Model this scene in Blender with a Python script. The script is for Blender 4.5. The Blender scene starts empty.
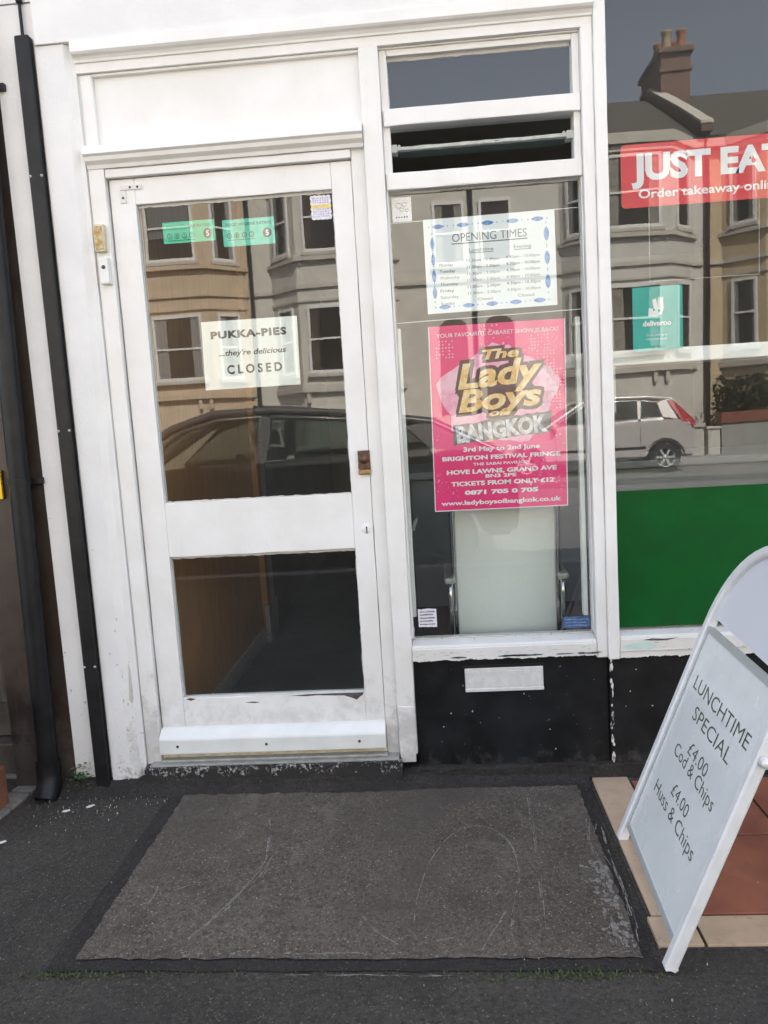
import bpy, bmesh, math, random
from mathutils import Vector, Matrix
random.seed(7)
R = math.radians
SC = bpy.context.scene
COL = SC.collection

# ------------------------------------------------------------------ camera, sky, sun, exposure
cd = bpy.data.cameras.new('camera'); CAM = bpy.data.objects.new('camera', cd); COL.objects.link(CAM)
cd.sensor_fit = 'VERTICAL'; cd.sensor_height = 24.0; cd.lens = 780.0/1024*24; cd.clip_start = .05; cd.clip_end = 2000
CAM.matrix_world = Matrix.Translation((0.975, -2.718, 1.334)) @ (
    Matrix.Rotation(R(3.998), 4, 'Z') @ Matrix.Rotation(R(-6.989), 4, 'X') @ Matrix.Rotation(R(3.454), 4, 'Y') @ Matrix.Rotation(R(90), 4, 'X'))
SC.camera = CAM
SUN_EL, SUN_AZ = 50, 22            # the sun stands behind the shop and to its right: the shop front is in open shade
w = bpy.data.worlds.new('World'); SC.world = w; w.use_nodes = True
nt = w.node_tree; sky = nt.nodes.new('ShaderNodeTexSky'); sky.sky_type = 'NISHITA'; sky.sun_disc = False
sky.sun_elevation = R(SUN_EL); sky.sun_rotation = R(SUN_AZ); sky.dust_density = 2.0; sky.air_density = 1.0
bg = nt.nodes['Background']; bg.inputs[1].default_value = 0.12
hz = nt.nodes.new('ShaderNodeHueSaturation'); hz.inputs['Saturation'].default_value = .55          # thin high haze: paler, greyer blue
tn = nt.nodes.new('ShaderNodeMix'); tn.data_type = 'RGBA'; tn.blend_type = 'MULTIPLY'; tn.inputs[0].default_value = 1; tn.inputs[7].default_value = (1.03, 1.0, .97, 1)
nt.links.new(sky.outputs[0], hz.inputs['Color']); nt.links.new(hz.outputs[0], tn.inputs[6]); nt.links.new(tn.outputs[2], bg.inputs[0])
sl = bpy.data.lights.new('sun', 'SUN'); sl.energy = 5.0; sl.angle = R(.5); sl.color = (1, .95, .86)
so = bpy.data.objects.new('sun', sl); COL.objects.link(so)
sd = Vector((math.sin(R(SUN_AZ))*math.cos(R(SUN_EL)), math.cos(R(SUN_AZ))*math.cos(R(SUN_EL)), math.sin(R(SUN_EL))))
so.rotation_euler = sd.to_track_quat('Z', 'Y').to_euler(); so.location = (5, 10, 15)
vs = SC.view_settings; vs.view_transform = 'Standard'; vs.look = 'None'; vs.gamma = 1; vs.use_curve_mapping = False
vs.exposure = 2.36
SC.cycles.transparent_max_bounces = 16; SC.cycles.max_bounces = 8; SC.cycles.sample_clamp_indirect = 6
SC.cycles.caustics_reflective = False; SC.cycles.caustics_refractive = False
SC.cycles.use_denoising = True

# ------------------------------------------------------------------ materials
def srgb(r, g, b):
    f = lambda c: c/12.92 if c <= .04045 else ((c+.055)/1.055)**2.4
    return (f(r/255), f(g/255), f(b/255), 1)
class NT:
    def __init__(s, name):
        s.m = bpy.data.materials.new(name); s.m.use_nodes = True; s.t = s.m.node_tree; s.n = s.t.nodes
        s.b = s.n['Principled BSDF']; s.pos = s.n.new('ShaderNodeNewGeometry').outputs['Position']
    def link(s, a, b): s.t.links.new(a, b)
    def scaled(s, v):
        mp = s.n.new('ShaderNodeMapping'); mp.inputs['Scale'].default_value = v; s.link(s.pos, mp.inputs[0]); return mp.outputs[0]
    def noise(s, scale, detail=4, rough=.55, vec=None, w=0):
        n = s.n.new('ShaderNodeTexNoise'); n.inputs['Scale'].default_value = scale; n.inputs['Detail'].default_value = detail
        n.inputs['Roughness'].default_value = rough; s.link(vec if vec else s.pos, n.inputs['Vector']); return n.outputs['Fac']
    def voro(s, scale, out='Distance', vec=None, feature='F1'):
        n = s.n.new('ShaderNodeTexVoronoi'); n.inputs['Scale'].default_value = scale; n.feature = feature
        s.link(vec if vec else s.pos, n.inputs['Vector']); return n.outputs[out]
    def ramp(s, v, a, b, lo=0., hi=1.):
        n = s.n.new('ShaderNodeMapRange'); n.interpolation_type = 'SMOOTHSTEP'
        n.inputs['From Min'].default_value = a; n.inputs['From Max'].default_value = b
        n.inputs['To Min'].default_value = lo; n.inputs['To Max'].default_value = hi
        s.link(v, n.inputs['Value']); return n.outputs['Result']
    def math(s, op, a, b=None):
        n = s.n.new('ShaderNodeMath'); n.operation = op
        for i, v in enumerate((a, b)):
            if v is None: continue
            if isinstance(v, (int, float)): n.inputs[i].default_value = v
            else: s.link(v, n.inputs[i])
        return n.outputs[0]
    def mix(s, f, a, b):
        n = s.n.new('ShaderNodeMix'); n.data_type = 'RGBA'
        for i, v in ((0, f), (6, a), (7, b)):
            if isinstance(v, (int, float, tuple)): n.inputs[i].default_value = v
            else: s.link(v, n.inputs[i])
        return n.outputs[2]
    def col(s, c):
        if isinstance(c, tuple): s.b.inputs['Base Color'].default_value = c
        else: s.link(c, s.b.inputs['Base Color'])
    def rough(s, v):
        if isinstance(v, float): s.b.inputs['Roughness'].default_value = v
        else: s.link(v, s.b.inputs['Roughness'])
    def bump(s, h, strength=.3, dist=.002):
        n = s.n.new('ShaderNodeBump'); n.inputs['Strength'].default_value = strength; n.inputs['Distance'].default_value = dist
        s.link(h, n.inputs['Height']); s.link(n.outputs[0], s.b.inputs['Normal'])
    def z(s):
        n = s.n.new('ShaderNodeSeparateXYZ'); s.link(s.pos, n.inputs[0]); return n.outputs['Z']
def c4(c): return c if len(c) == 4 else (*c, 1)
def simple(name, c, c2=None, rough=.5, metal=0., scale=20, bump=0., spec=.5, coat=0.):
    k = NT(name); c = c4(c)
    if c2: k.col(k.mix(k.ramp(k.noise(scale), .35, .65), c, c4(c2)))
    else: k.col(c)
    k.rough(float(rough)); k.b.inputs['Metallic'].default_value = metal; k.b.inputs['Specular IOR Level'].default_value = spec
    k.b.inputs['Coat Weight'].default_value = coat
    if bump: k.bump(k.noise(scale*4), bump)
    return k.m
def paint(name, base, chip=(.30, .27, .24), thr=.70, grime=.35, gz=.5, rough=.42, bump=.25):
    """old gloss paint: faint brush mottling, small chips, splash dirt near the pavement"""
    k = NT(name)
    a = k.mix(k.ramp(k.noise(5, 5), .3, .7), c4(base), tuple(x*f for x, f in zip(base, (.93, .92, .90)))+(1,))
    st = k.noise(1, 4, .6, k.scaled((45, 45, 3)))
    a = k.mix(k.math('MULTIPLY', k.ramp(st, .58, .78), .12), a, (.50, .47, .42, 1))
    lvl = k.math('SUBTRACT', k.noise(14, 6, .7), k.math('MULTIPLY', k.z(), .42/gz))
    a = k.mix(k.math('MULTIPLY', k.ramp(lvl, .16, .42), grime), a, (.22, .20, .18, 1))
    lvl2 = k.math('SUBTRACT', k.noise(75, 3, .6), k.math('MULTIPLY', k.ramp(k.z(), .05, 1.1), .09))
    a = k.mix(k.ramp(lvl2, thr, thr+.025), a, c4(chip))
    k.col(a); k.rough(k.ramp(k.noise(9), .3, .7, rough-.08, rough+.12))
    k.bump(k.math('ADD', k.noise(1, 3, .6, k.scaled((160, 160, 22))), k.math('MULTIPLY', k.noise(12, 3), 2.0)), bump*1.5, .0016)
    return k.m
M = {}
M['paint'] = paint('white_gloss_paint', (.81, .805, .79))
M['paint_door'] = paint('white_door_paint', (.82, .815, .805), thr=.715, grime=.22)
M['paint_sill'] = paint('weathered_white_paint', (.74, .73, .71), thr=.64, grime=.2)
M['putty'] = paint('grey_putty', (.55, .54, .51), thr=.6, grime=.1)
k = NT('white_render'); a = k.mix(k.ramp(k.noise(6, 5), .3, .7), (.78, .775, .765, 1), (.72, .715, .71, 1))
lvl = k.math('SUBTRACT', k.noise(34, 6, .8), k.math('MULTIPLY', k.z(), 1.15))
a = k.mix(k.math('MULTIPLY', k.ramp(lvl, .36, .56), .75), a, (.16, .145, .13, 1))
lvl = k.math('SUBTRACT', k.noise(55, 4, .6), k.math('MULTIPLY', k.z(), .07))
a = k.mix(k.ramp(lvl, .655, .69), a, (.33, .31, .29, 1)); k.col(a); k.rough(.65); k.bump(k.noise(90, 5, .65), .35, .003); M['render'] = k.m
k = NT('black_gloss_paint'); a = k.mix(k.ramp(k.noise(7, 5), .35, .7), (.006, .007, .008, 1), (.014, .015, .017, 1))
a = k.mix(k.ramp(k.noise(62, 3, .6), .705, .73), a, (.3, .3, .29, 1))
lvl = k.math('SUBTRACT', k.noise(18, 6, .7), k.math('MULTIPLY', k.z(), 2.2)); a = k.mix(k.math('MULTIPLY', k.ramp(lvl, .28, .55), .5), a, (.10, .09, .085, 1))
k.col(a); k.rough(k.ramp(k.noise(11), .3, .7, .38, .6)); k.b.inputs['Specular IOR Level'].default_value = .22; k.bump(k.noise(1, 4, .6, k.scaled((90, 90, 14))), .3, .002); M['black'] = k.m
k = NT('black_step_paint'); a = k.mix(k.ramp(k.noise(85, 5, .75), .53, .56), (.014, .014, .014, 1), (.36, .35, .33, 1))
a = k.mix(k.ramp(k.math('ADD', k.noise(16, 4), k.ramp(k.z(), .03, .11, .22, -.02)), .46, .58), a, (.022, .020, .019, 1)); k.col(a); k.rough(.75); k.bump(k.noise(60, 5), .6, .004); M['step'] = k.m
def ground_mat(name, c, c2, grit, gthr, rough=.9, stain=None, bump=.5, pale=None):
    k = NT(name); a = k.mix(k.ramp(k.noise(3.2, 6, .6), .35, .66), c4(c), c4(c2))
    a = k.mix(k.ramp(k.noise(75, 5, .8), .47, .60, 0, .75), a, tuple(x*.38 for x in c)+(1,)); a = k.mix(k.ramp(k.noise(130, 3, .7), .56, .66, 0, .6), a, tuple(min(1, x*2.1) for x in c2)+(1,)); a = k.mix(k.ramp(k.noise(9, 5, .7), .48, .68, 0, .45), a, tuple(x*.55 for x in c)+(1,))
    a = k.mix(k.math('MULTIPLY', k.ramp(k.voro(62, 'Distance'), .24, .12), k.ramp(k.noise(33, 2), .48, .6)), a, tuple(min(1, x*2.3) for x in c2)+(1,)); a = k.mix(k.ramp(k.noise(2.1, 6, .7, k.scaled((1, 1.6, 1))), .52, .70, 0, .5), a, tuple(x*.62 for x in c)+(1,))
    v = k.voro(170, 'Distance'); cell = k.noise(24, 3)
    a = k.mix(k.math('MULTIPLY', k.ramp(v, .26, .18), k.ramp(k.noise(70, 2, .5), gthr, gthr+.08)), a, c4(grit))
    if stain: a = k.mix(k.math('MULTIPLY', k.ramp(k.noise(1.6, 5, .65), .5, .68), .7), a, c4(stain))
    if pale: a = k.mix(k.math('MULTIPLY', k.ramp(k.noise(1, 6, .7, k.scaled((5, 2.4, 1))), .55, .72), .55), a, c4(pale))
    k.col(a); k.rough(float(rough)); k.bump(k.math('ADD', k.noise(240, 4, .7), k.voro(130)), bump, .004); return k.m
M['asphalt'] = ground_mat('pavement_asphalt', (.044, .038, .031), (.066, .058, .047), (.26, .25, .24), .57, stain=(.026, .025, .027), bump=.8)
M['slab'] = ground_mat('worn_concrete', (.092, .076, .060), (.132, .111, .090), (.30, .28, .26), .52, stain=(.066, .054, .045), pale=(.185, .165, .14))
M['slab_edge'] = ground_mat('bitumen_strip', (.022, .0185, .0165), (.032, .027, .024), (.2, .19, .18), .66)
M['road'] = ground_mat('road_asphalt', (.14, .14, .14), (.17, .168, .165), (.3, .3, .3), .6)
M['dark_road'] = ground_mat('dark_tarmac', (.06, .06, .062), (.075, .075, .075), (.2, .2, .2), .6)
M['paving'] = ground_mat('far_paving', (.27, .26, .25), (.31, .30, .28), (.4, .4, .4), .6)
M['kerb'] = simple('granite_kerb', (.25, .25, .25), (.32, .31, .30), .85, scale=40, bump=.2)
k = NT('beige_tile'); a = k.mix(k.ramp(k.noise(14, 5), .35, .7), (.54, .40, .28, 1), (.46, .335, .235, 1)); a = k.mix(k.math('MULTIPLY', k.ramp(k.noise(26, 6, .7), .55, .75), .6), a, (.17, .13, .10, 1)); k.col(a); k.rough(.5); k.bump(k.noise(80), .15); M['beige'] = k.m
k = NT('terracotta_tile'); a = k.mix(k.ramp(k.noise(6, 5), .3, .7), (.34, .125, .075, 1), (.24, .085, .055, 1)); a = k.mix(k.math('MULTIPLY', k.ramp(k.noise(30, 6, .7), .58, .75), .6), a, (.10, .06, .045, 1)); a = k.mix(k.ramp(k.noise(38, 3), .74, .76), a, (.5, .46, .43, 1)); k.col(a); k.rough(k.ramp(k.noise(9), .3, .7, .35, .6)); k.bump(k.noise(50), .2); M['terra'] = k.m
M['grout'] = ground_mat('dirty_grout', (.05, .043, .037), (.07, .06, .052), (.15, .14, .13), .66)
def glass(name, ior=1.85, tint=(.95, .97, .96, 1), dust=.014):
    m = bpy.data.materials.new(name); m.use_nodes = True; t = m.node_tree; n = t.nodes; n.clear()
    o = n.new('ShaderNodeOutputMaterial'); mx = n.new('ShaderNodeMixShader'); tr = n.new('ShaderNodeBsdfTransparent'); gl = n.new('ShaderNodeBsdfGlossy')
    gl.inputs['Roughness'].default_value = 0; tr.inputs[0].default_value = tint
    fr = n.new('ShaderNodeFresnel'); fr.inputs[0].default_value = ior; ge = n.new('ShaderNodeNewGeometry')
    inv = n.new('ShaderNodeMath'); inv.operation = 'SUBTRACT'; inv.inputs[0].default_value = 1; t.links.new(ge.outputs['Backfacing'], inv.inputs[1])
    mu = n.new('ShaderNodeMath'); mu.operation = 'MULTIPLY'; t.links.new(fr.outputs[0], mu.inputs[0]); t.links.new(inv.outputs[0], mu.inputs[1])
    t.links.new(mu.outputs[0], mx.inputs[0]); t.links.new(tr.outputs[0], mx.inputs[1]); t.links.new(gl.outputs[0], mx.inputs[2])
    inv.location = (0, 0)
    # thin dust film on the outer face, mixed in to haze the reflections
    df = n.new('ShaderNodeBsdfDiffuse'); df.inputs[0].default_value = (.72, .71, .68, 1); dn = n.new('ShaderNodeTexNoise'); dn.inputs['Scale'].default_value = 5; dn.inputs['Detail'].default_value = 5
    t.links.new(ge.outputs['Position'], dn.inputs['Vector']); dr = n.new('ShaderNodeMapRange'); dr.inputs['From Min'].default_value = .3; dr.inputs['From Max'].default_value = .7; dr.inputs['To Min'].default_value = dust*.6; dr.inputs['To Max'].default_value = dust*1.5
    t.links.new(dn.outputs[0], dr.inputs['Value']); dm = n.new('ShaderNodeMath'); dm.operation = 'MULTIPLY'; t.links.new(dr.outputs[0], dm.inputs[0]); t.links.new(inv.outputs[0], dm.inputs[1])
    m2 = n.new('ShaderNodeMixShader'); t.links.new(dm.outputs[0], m2.inputs[0]); t.links.new(mx.outputs[0], m2.inputs[1]); t.links.new(df.outputs[0], m2.inputs[2]); t.links.new(m2.outputs[0], o.inputs[0])
    nz = n.new('ShaderNodeTexNoise'); nz.inputs['Scale'].default_value = 2.2; nz.inputs['Detail'].default_value = 1
    t.links.new(ge.outputs['Position'], nz.inputs['Vector'])
    bp = n.new('ShaderNodeBump'); bp.inputs['Strength'].default_value = .05; bp.inputs['Distance'].default_value = .01
    t.links.new(nz.outputs[0], bp.inputs['Height']); t.links.new(bp.outputs[0], gl.inputs['Normal'])
    return m
M['glass'] = glass('window_glass')
M['greenglass'] = simple('cloudy_louvre_glass', (.16, .20, .18), None, .15)
M['louvre_edge'] = simple('frosted_glass_edge', (.52, .54, .50), (.42, .44, .40), .6, scale=60)
M['pipe'] = simple('black_pipe_paint', (.007, .0075, .008), (.013, .013, .014), .42, scale=14, bump=.1, spec=.3)
M['brownwall'] = paint('dark_brown_paint', (.040, .027, .021), chip=(.2, .18, .16), thr=.76, grime=.2, rough=.4)
M['brownpanel'] = paint('brown_panel_paint', (.055, .040, .030), chip=(.2, .18, .16), thr=.8, grime=.2, rough=.5)
M['brass'] = simple('worn_brass', (.45, .28, .12), (.25, .15, .08), .38, .8, 60)
M['bronze'] = simple('brown_metal', (.14, .075, .045), (.08, .045, .03), .45, .5, 80)
M['alu'] = simple('dull_aluminium', (.45, .45, .43), (.35, .35, .33), .5, .4, 40)
M['steel'] = simple('letter_plate_steel', (.82, .82, .82), (.74, .74, .74), .4, .25, 50)
M['chrome'] = simple('chrome', (.6, .6, .6), None, .18, 1.)
M['white_plastic'] = simple('white_plastic', (.78, .79, .77), (.72, .73, .71), .4, scale=9)
M['ivory'] = simple('yellowed_plastic', (.55, .47, .30), (.66, .62, .50), .5, scale=40)
M['tan'] = simple('rubbed_tan', (.42, .26, .07), (.6, .5, .3), .6, scale=60)
M['dark'] = simple('dark_gap', (.012, .012, .012), None, .8)
M['wood'] = None
k = NT('brown_wood_panelling'); a = k.mix(k.ramp(k.noise(1, 5, .6, k.scaled((3, 60, 5))), .3, .7), (.34, .165, .06, 1), (.46, .24, .10, 1)); k.col(a); k.rough(.4); M['wood'] = k.m
M['lino'] = simple('slate_lino', (.095, .11, .12), (.12, .135, .145), .5, scale=6)
M['roomwall'] = simple('room_wall', (.22, .21, .19), (.25, .24, .22), .8, scale=3)
M['ceiling'] = simple('room_ceiling', (.4, .4, .38), None, .8)
M['greycounter'] = simple('grey_counter', (.20, .215, .21), (.24, .25, .245), .4, scale=4)
M['redbrown'] = simple('red_brown_kick', (.13, .06, .05), None, .5)
M['counter_top'] = simple('white_worktop', (.85, .85, .84), None, .35)
M['sling'] = simple('white_mesh_fabric', (.86, .89, .85), (.82, .85, .82), .7, scale=160, bump=.1)
M['green'] = simple('green_board', srgb(14, 84, 34), srgb(17, 76, 32), .55, scale=5, spec=.12)
M['board'] = None
k = NT('aboard_panel'); a = k.mix(k.ramp(k.noise(4), .3, .7), (.82, .84, .825, 1), (.76, .79, .78, 1)); a = k.mix(k.math('MULTIPLY', k.ramp(k.noise(1, 5, .7, k.scaled((14, 14, 3))), .55, .75), .25), a, (.50, .53, .52, 1)); k.col(a); k.rough(k.ramp(k.noise(7, 4), .35, .65, .08, .28)); M['board'] = k.m
M['board_frame'] = simple('white_powder_coat', (.80, .80, .79), (.74, .74, .735), .4, scale=22)
M['board_head'] = simple('white_header', (.70, .72, .77), None, .35)
M['board_trim'] = simple('grey_trim', (.42, .44, .43), None, .4)
M['board_ink'] = simple('dark_green_ink', (.05, .085, .055), (.08, .115, .08), .5, scale=60)
M['paper'] = simple('white_card', (.90, .895, .84), (.87, .865, .81), .6, scale=6)
M['paper_blue'] = simple('white_paper', (.88, .90, .91), (.85, .87, .88), .6, scale=6)
M['ink'] = simple('black_ink', (.04, .04, .045), None, .6)
M['ink_soft'] = simple('grey_ink', (.13, .13, .15), (.22, .22, .24), .6, scale=120)
M['fish'] = simple('blue_print', srgb(118, 165, 220), srgb(80, 125, 195), .6, scale=70)
k = NT('pink_poster'); d = k.voro(75, 'Distance'); cloud = k.noise(7, 3)
a = k.mix(k.ramp(k.noise(5, 4), .35, .7), srgb(242, 44, 126), srgb(232, 34, 114)); a = k.mix(k.math('MULTIPLY', k.ramp(d, .32, .22), k.ramp(cloud, .52, .66)), a, srgb(250, 170, 200)); k.col(a); k.rough(.35); M['pink'] = k.m
M['palepink'] = simple('pale_pink_glow', srgb(250, 196, 214), srgb(244, 160, 190), .4, scale=26)
M['plum'] = simple('plum_print', srgb(66, 36, 44), srgb(90, 44, 58), .4, scale=40)
M['gold'] = simple('gold_print', srgb(232, 178, 92), srgb(246, 220, 170), .4, scale=38)
M['silver_print'] = simple('silver_print', srgb(205, 205, 208), srgb(150, 150, 152), .4, scale=60)
M['charcoal'] = simple('charcoal_print', srgb(70, 66, 66), srgb(100, 95, 95), .4, scale=60)
M['white_print'] = simple('white_print', (.85, .82, .84), None, .4)
M['red'] = simple('red_vinyl', srgb(222, 44, 58), srgb(214, 38, 52), .4, scale=6)
M['teal'] = simple('teal_vinyl', srgb(0, 176, 164), srgb(0, 166, 156), .4, scale=6)
M['mint'] = simple('mint_sticker', srgb(56, 196, 150), srgb(70, 206, 160), .4, scale=30)
M['mint_pale'] = simple('pale_mint_sticker', srgb(104, 212, 190), srgb(80, 200, 172), .4, scale=30)
M['mint_ink'] = simple('mint_ink', srgb(20, 110, 90), None, .5)
M['lilac'] = simple('lilac_sticker', srgb(232, 230, 236), srgb(214, 210, 224), .5, scale=200)
M['lilac_ink'] = simple('purple_ink', srgb(140, 125, 165), srgb(215, 212, 225), .5, scale=260)
M['yellow'] = simple('yellow_print', srgb(240, 215, 70), None, .5)
M['yellow_sign'] = simple('yellow_sign', srgb(246, 200, 10), None, .4)
M['navy'] = simple('blue_label', srgb(60, 96, 150), srgb(40, 70, 120), .5, scale=90)
M['white_line'] = simple('matt_white', (.75, .75, .73), None, .6)
M['leaf'] = simple('weed_leaf', (.045, .085, .03), (.07, .11, .04), .6, scale=60)
M['moss'] = simple('moss', (.05, .075, .022), (.08, .10, .035), .9, scale=40)
M['chalk'] = simple('pale_scratch', (.28, .26, .238), (.16, .147, .13), .9, scale=90)
M['flake'] = simple('paint_flake', (.7, .69, .67), None, .6)
M['brickpier'] = simple('terracotta_brick', (.21, .085, .045), (.15, .06, .035), .8, scale=14, bump=.3)
M['mossbrick'] = simple('mossy_brick', (.08, .075, .03), (.12, .09, .045), .9, scale=22, bump=.3)
M['edging'] = simple('pale_brick_edging', (.23, .21, .19), (.17, .155, .14), .85, scale=30, bump=.3)
def stucco(name, c):
    k = NT(name); a = k.mix(k.ramp(k.noise(2.2, 6, .65), .3, .7), c4(c), tuple(x*.85 for x in c)+(1,)); a = k.mix(k.math('MULTIPLY', k.ramp(k.noise(1, 5, .7, k.scaled((1.6, 1.6, .35))), .55, .75), .22), a, tuple(x*.55 for x in c)+(1,))
    k.col(a); k.rough(.85); return k.m
M['tanstucco'] = stucco('tan_stucco', (.60, .475, .34)); M['creamstucco'] = stucco('cream_stucco', (.66, .62, .545)); M['greystucco'] = stucco('pale_grey_stucco', (.65, .625, .57)); M['yellowstucco'] = stucco('sand_stucco', (.58, .46, .30))
M['trim'] = stucco('painted_trim', (.58, .54, .47))
k = NT('roof_slates'); bk = k.n.new('ShaderNodeTexBrick'); bk.inputs['Scale'].default_value = 3.2; bk.inputs['Color1'].default_value = (.085, .076, .064, 1); bk.inputs['Color2'].default_value = (.115, .10, .084, 1); bk.inputs['Mortar'].default_value = (.025, .025, .025, 1); k.link(k.pos, bk.inputs['Vector']); k.col(bk.outputs[0]); k.rough(.8); M['slate'] = k.m
k = NT('chimney_brick'); a = k.mix(k.ramp(k.noise(5, 5), .35, .7), (.23, .14, .105, 1), (.15, .10, .08, 1)); k.col(a); k.rough(.9); k.bump(k.noise(20), .5, .02); M['chimbrick'] = k.m
M['pot'] = simple('clay_pot', (.36, .16, .09), (.3, .13, .08), .8, scale=12); M['paleclay'] = simple('buff_clay_pot', (.40, .30, .19), (.34, .26, .17), .8, scale=12)
M['farwin'] = simple('dark_window_glass', (.045, .036, .030), (.028, .024, .022), .07, scale=1.5)
M['farframe'] = simple('white_sash_paint', (.74, .73, .70), None, .5); M['blind'] = simple('grey_blind', (.28, .28, .27), (.2, .2, .2), .6, scale=40)
M['curtain'] = simple('cream_curtain', (.30, .28, .24), (.2, .18, .15), .9, scale=9); M['curtain_brown'] = simple('brown_curtain', (.10, .075, .055), (.06, .045, .035), .9, scale=9)
M['fardoor'] = simple('dark_door_paint', (.15, .11, .085), None, .4)
M['hedge'] = simple('hedge_leaf', (.030, .042, .018), (.05, .06, .026), .8, scale=12, bump=.5)
M['redcap'] = simple('red_brick_cap', (.24, .085, .055), (.19, .07, .05), .85, scale=12); M['greywall'] = stucco('sage_render', (.33, .34, .31)); M['pillar'] = stucco('pale_pillar', (.62, .60, .54))
M['carsilver'] = simple('silver_car_paint', (.60, .575, .55), None, .32, .15, coat=.6); M['carblack'] = simple('charcoal_car_paint', (.095, .09, .088), None, .35, .2, coat=.7)
M['carwindow'] = glass('car_window_glass', 1.6, (.62, .66, .65, 1)); M['carseat'] = simple('grey_seat_fabric', (.05, .05, .052), (.08, .08, .08), .9, scale=30)
M['carglass'] = simple('tinted_car_glass', (.012, .013, .014), None, .05); M['tyre'] = simple('tyre_rubber', (.018, .018, .018), None, .8); M['rim'] = simple('alloy', (.62, .62, .62), None, .4, .3)
M['lamp_red'] = simple('red_tail_lamp', (.36, .012, .02), None, .15); M['lamp_clear'] = simple('clear_lamp', (.6, .6, .6), None, .1); M['carplastic'] = simple('black_trim', (.02, .02, .02), None, .5)
M['number'] = simple('yellow_number_plate', (.6, .45, .05), None, .4)

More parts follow.
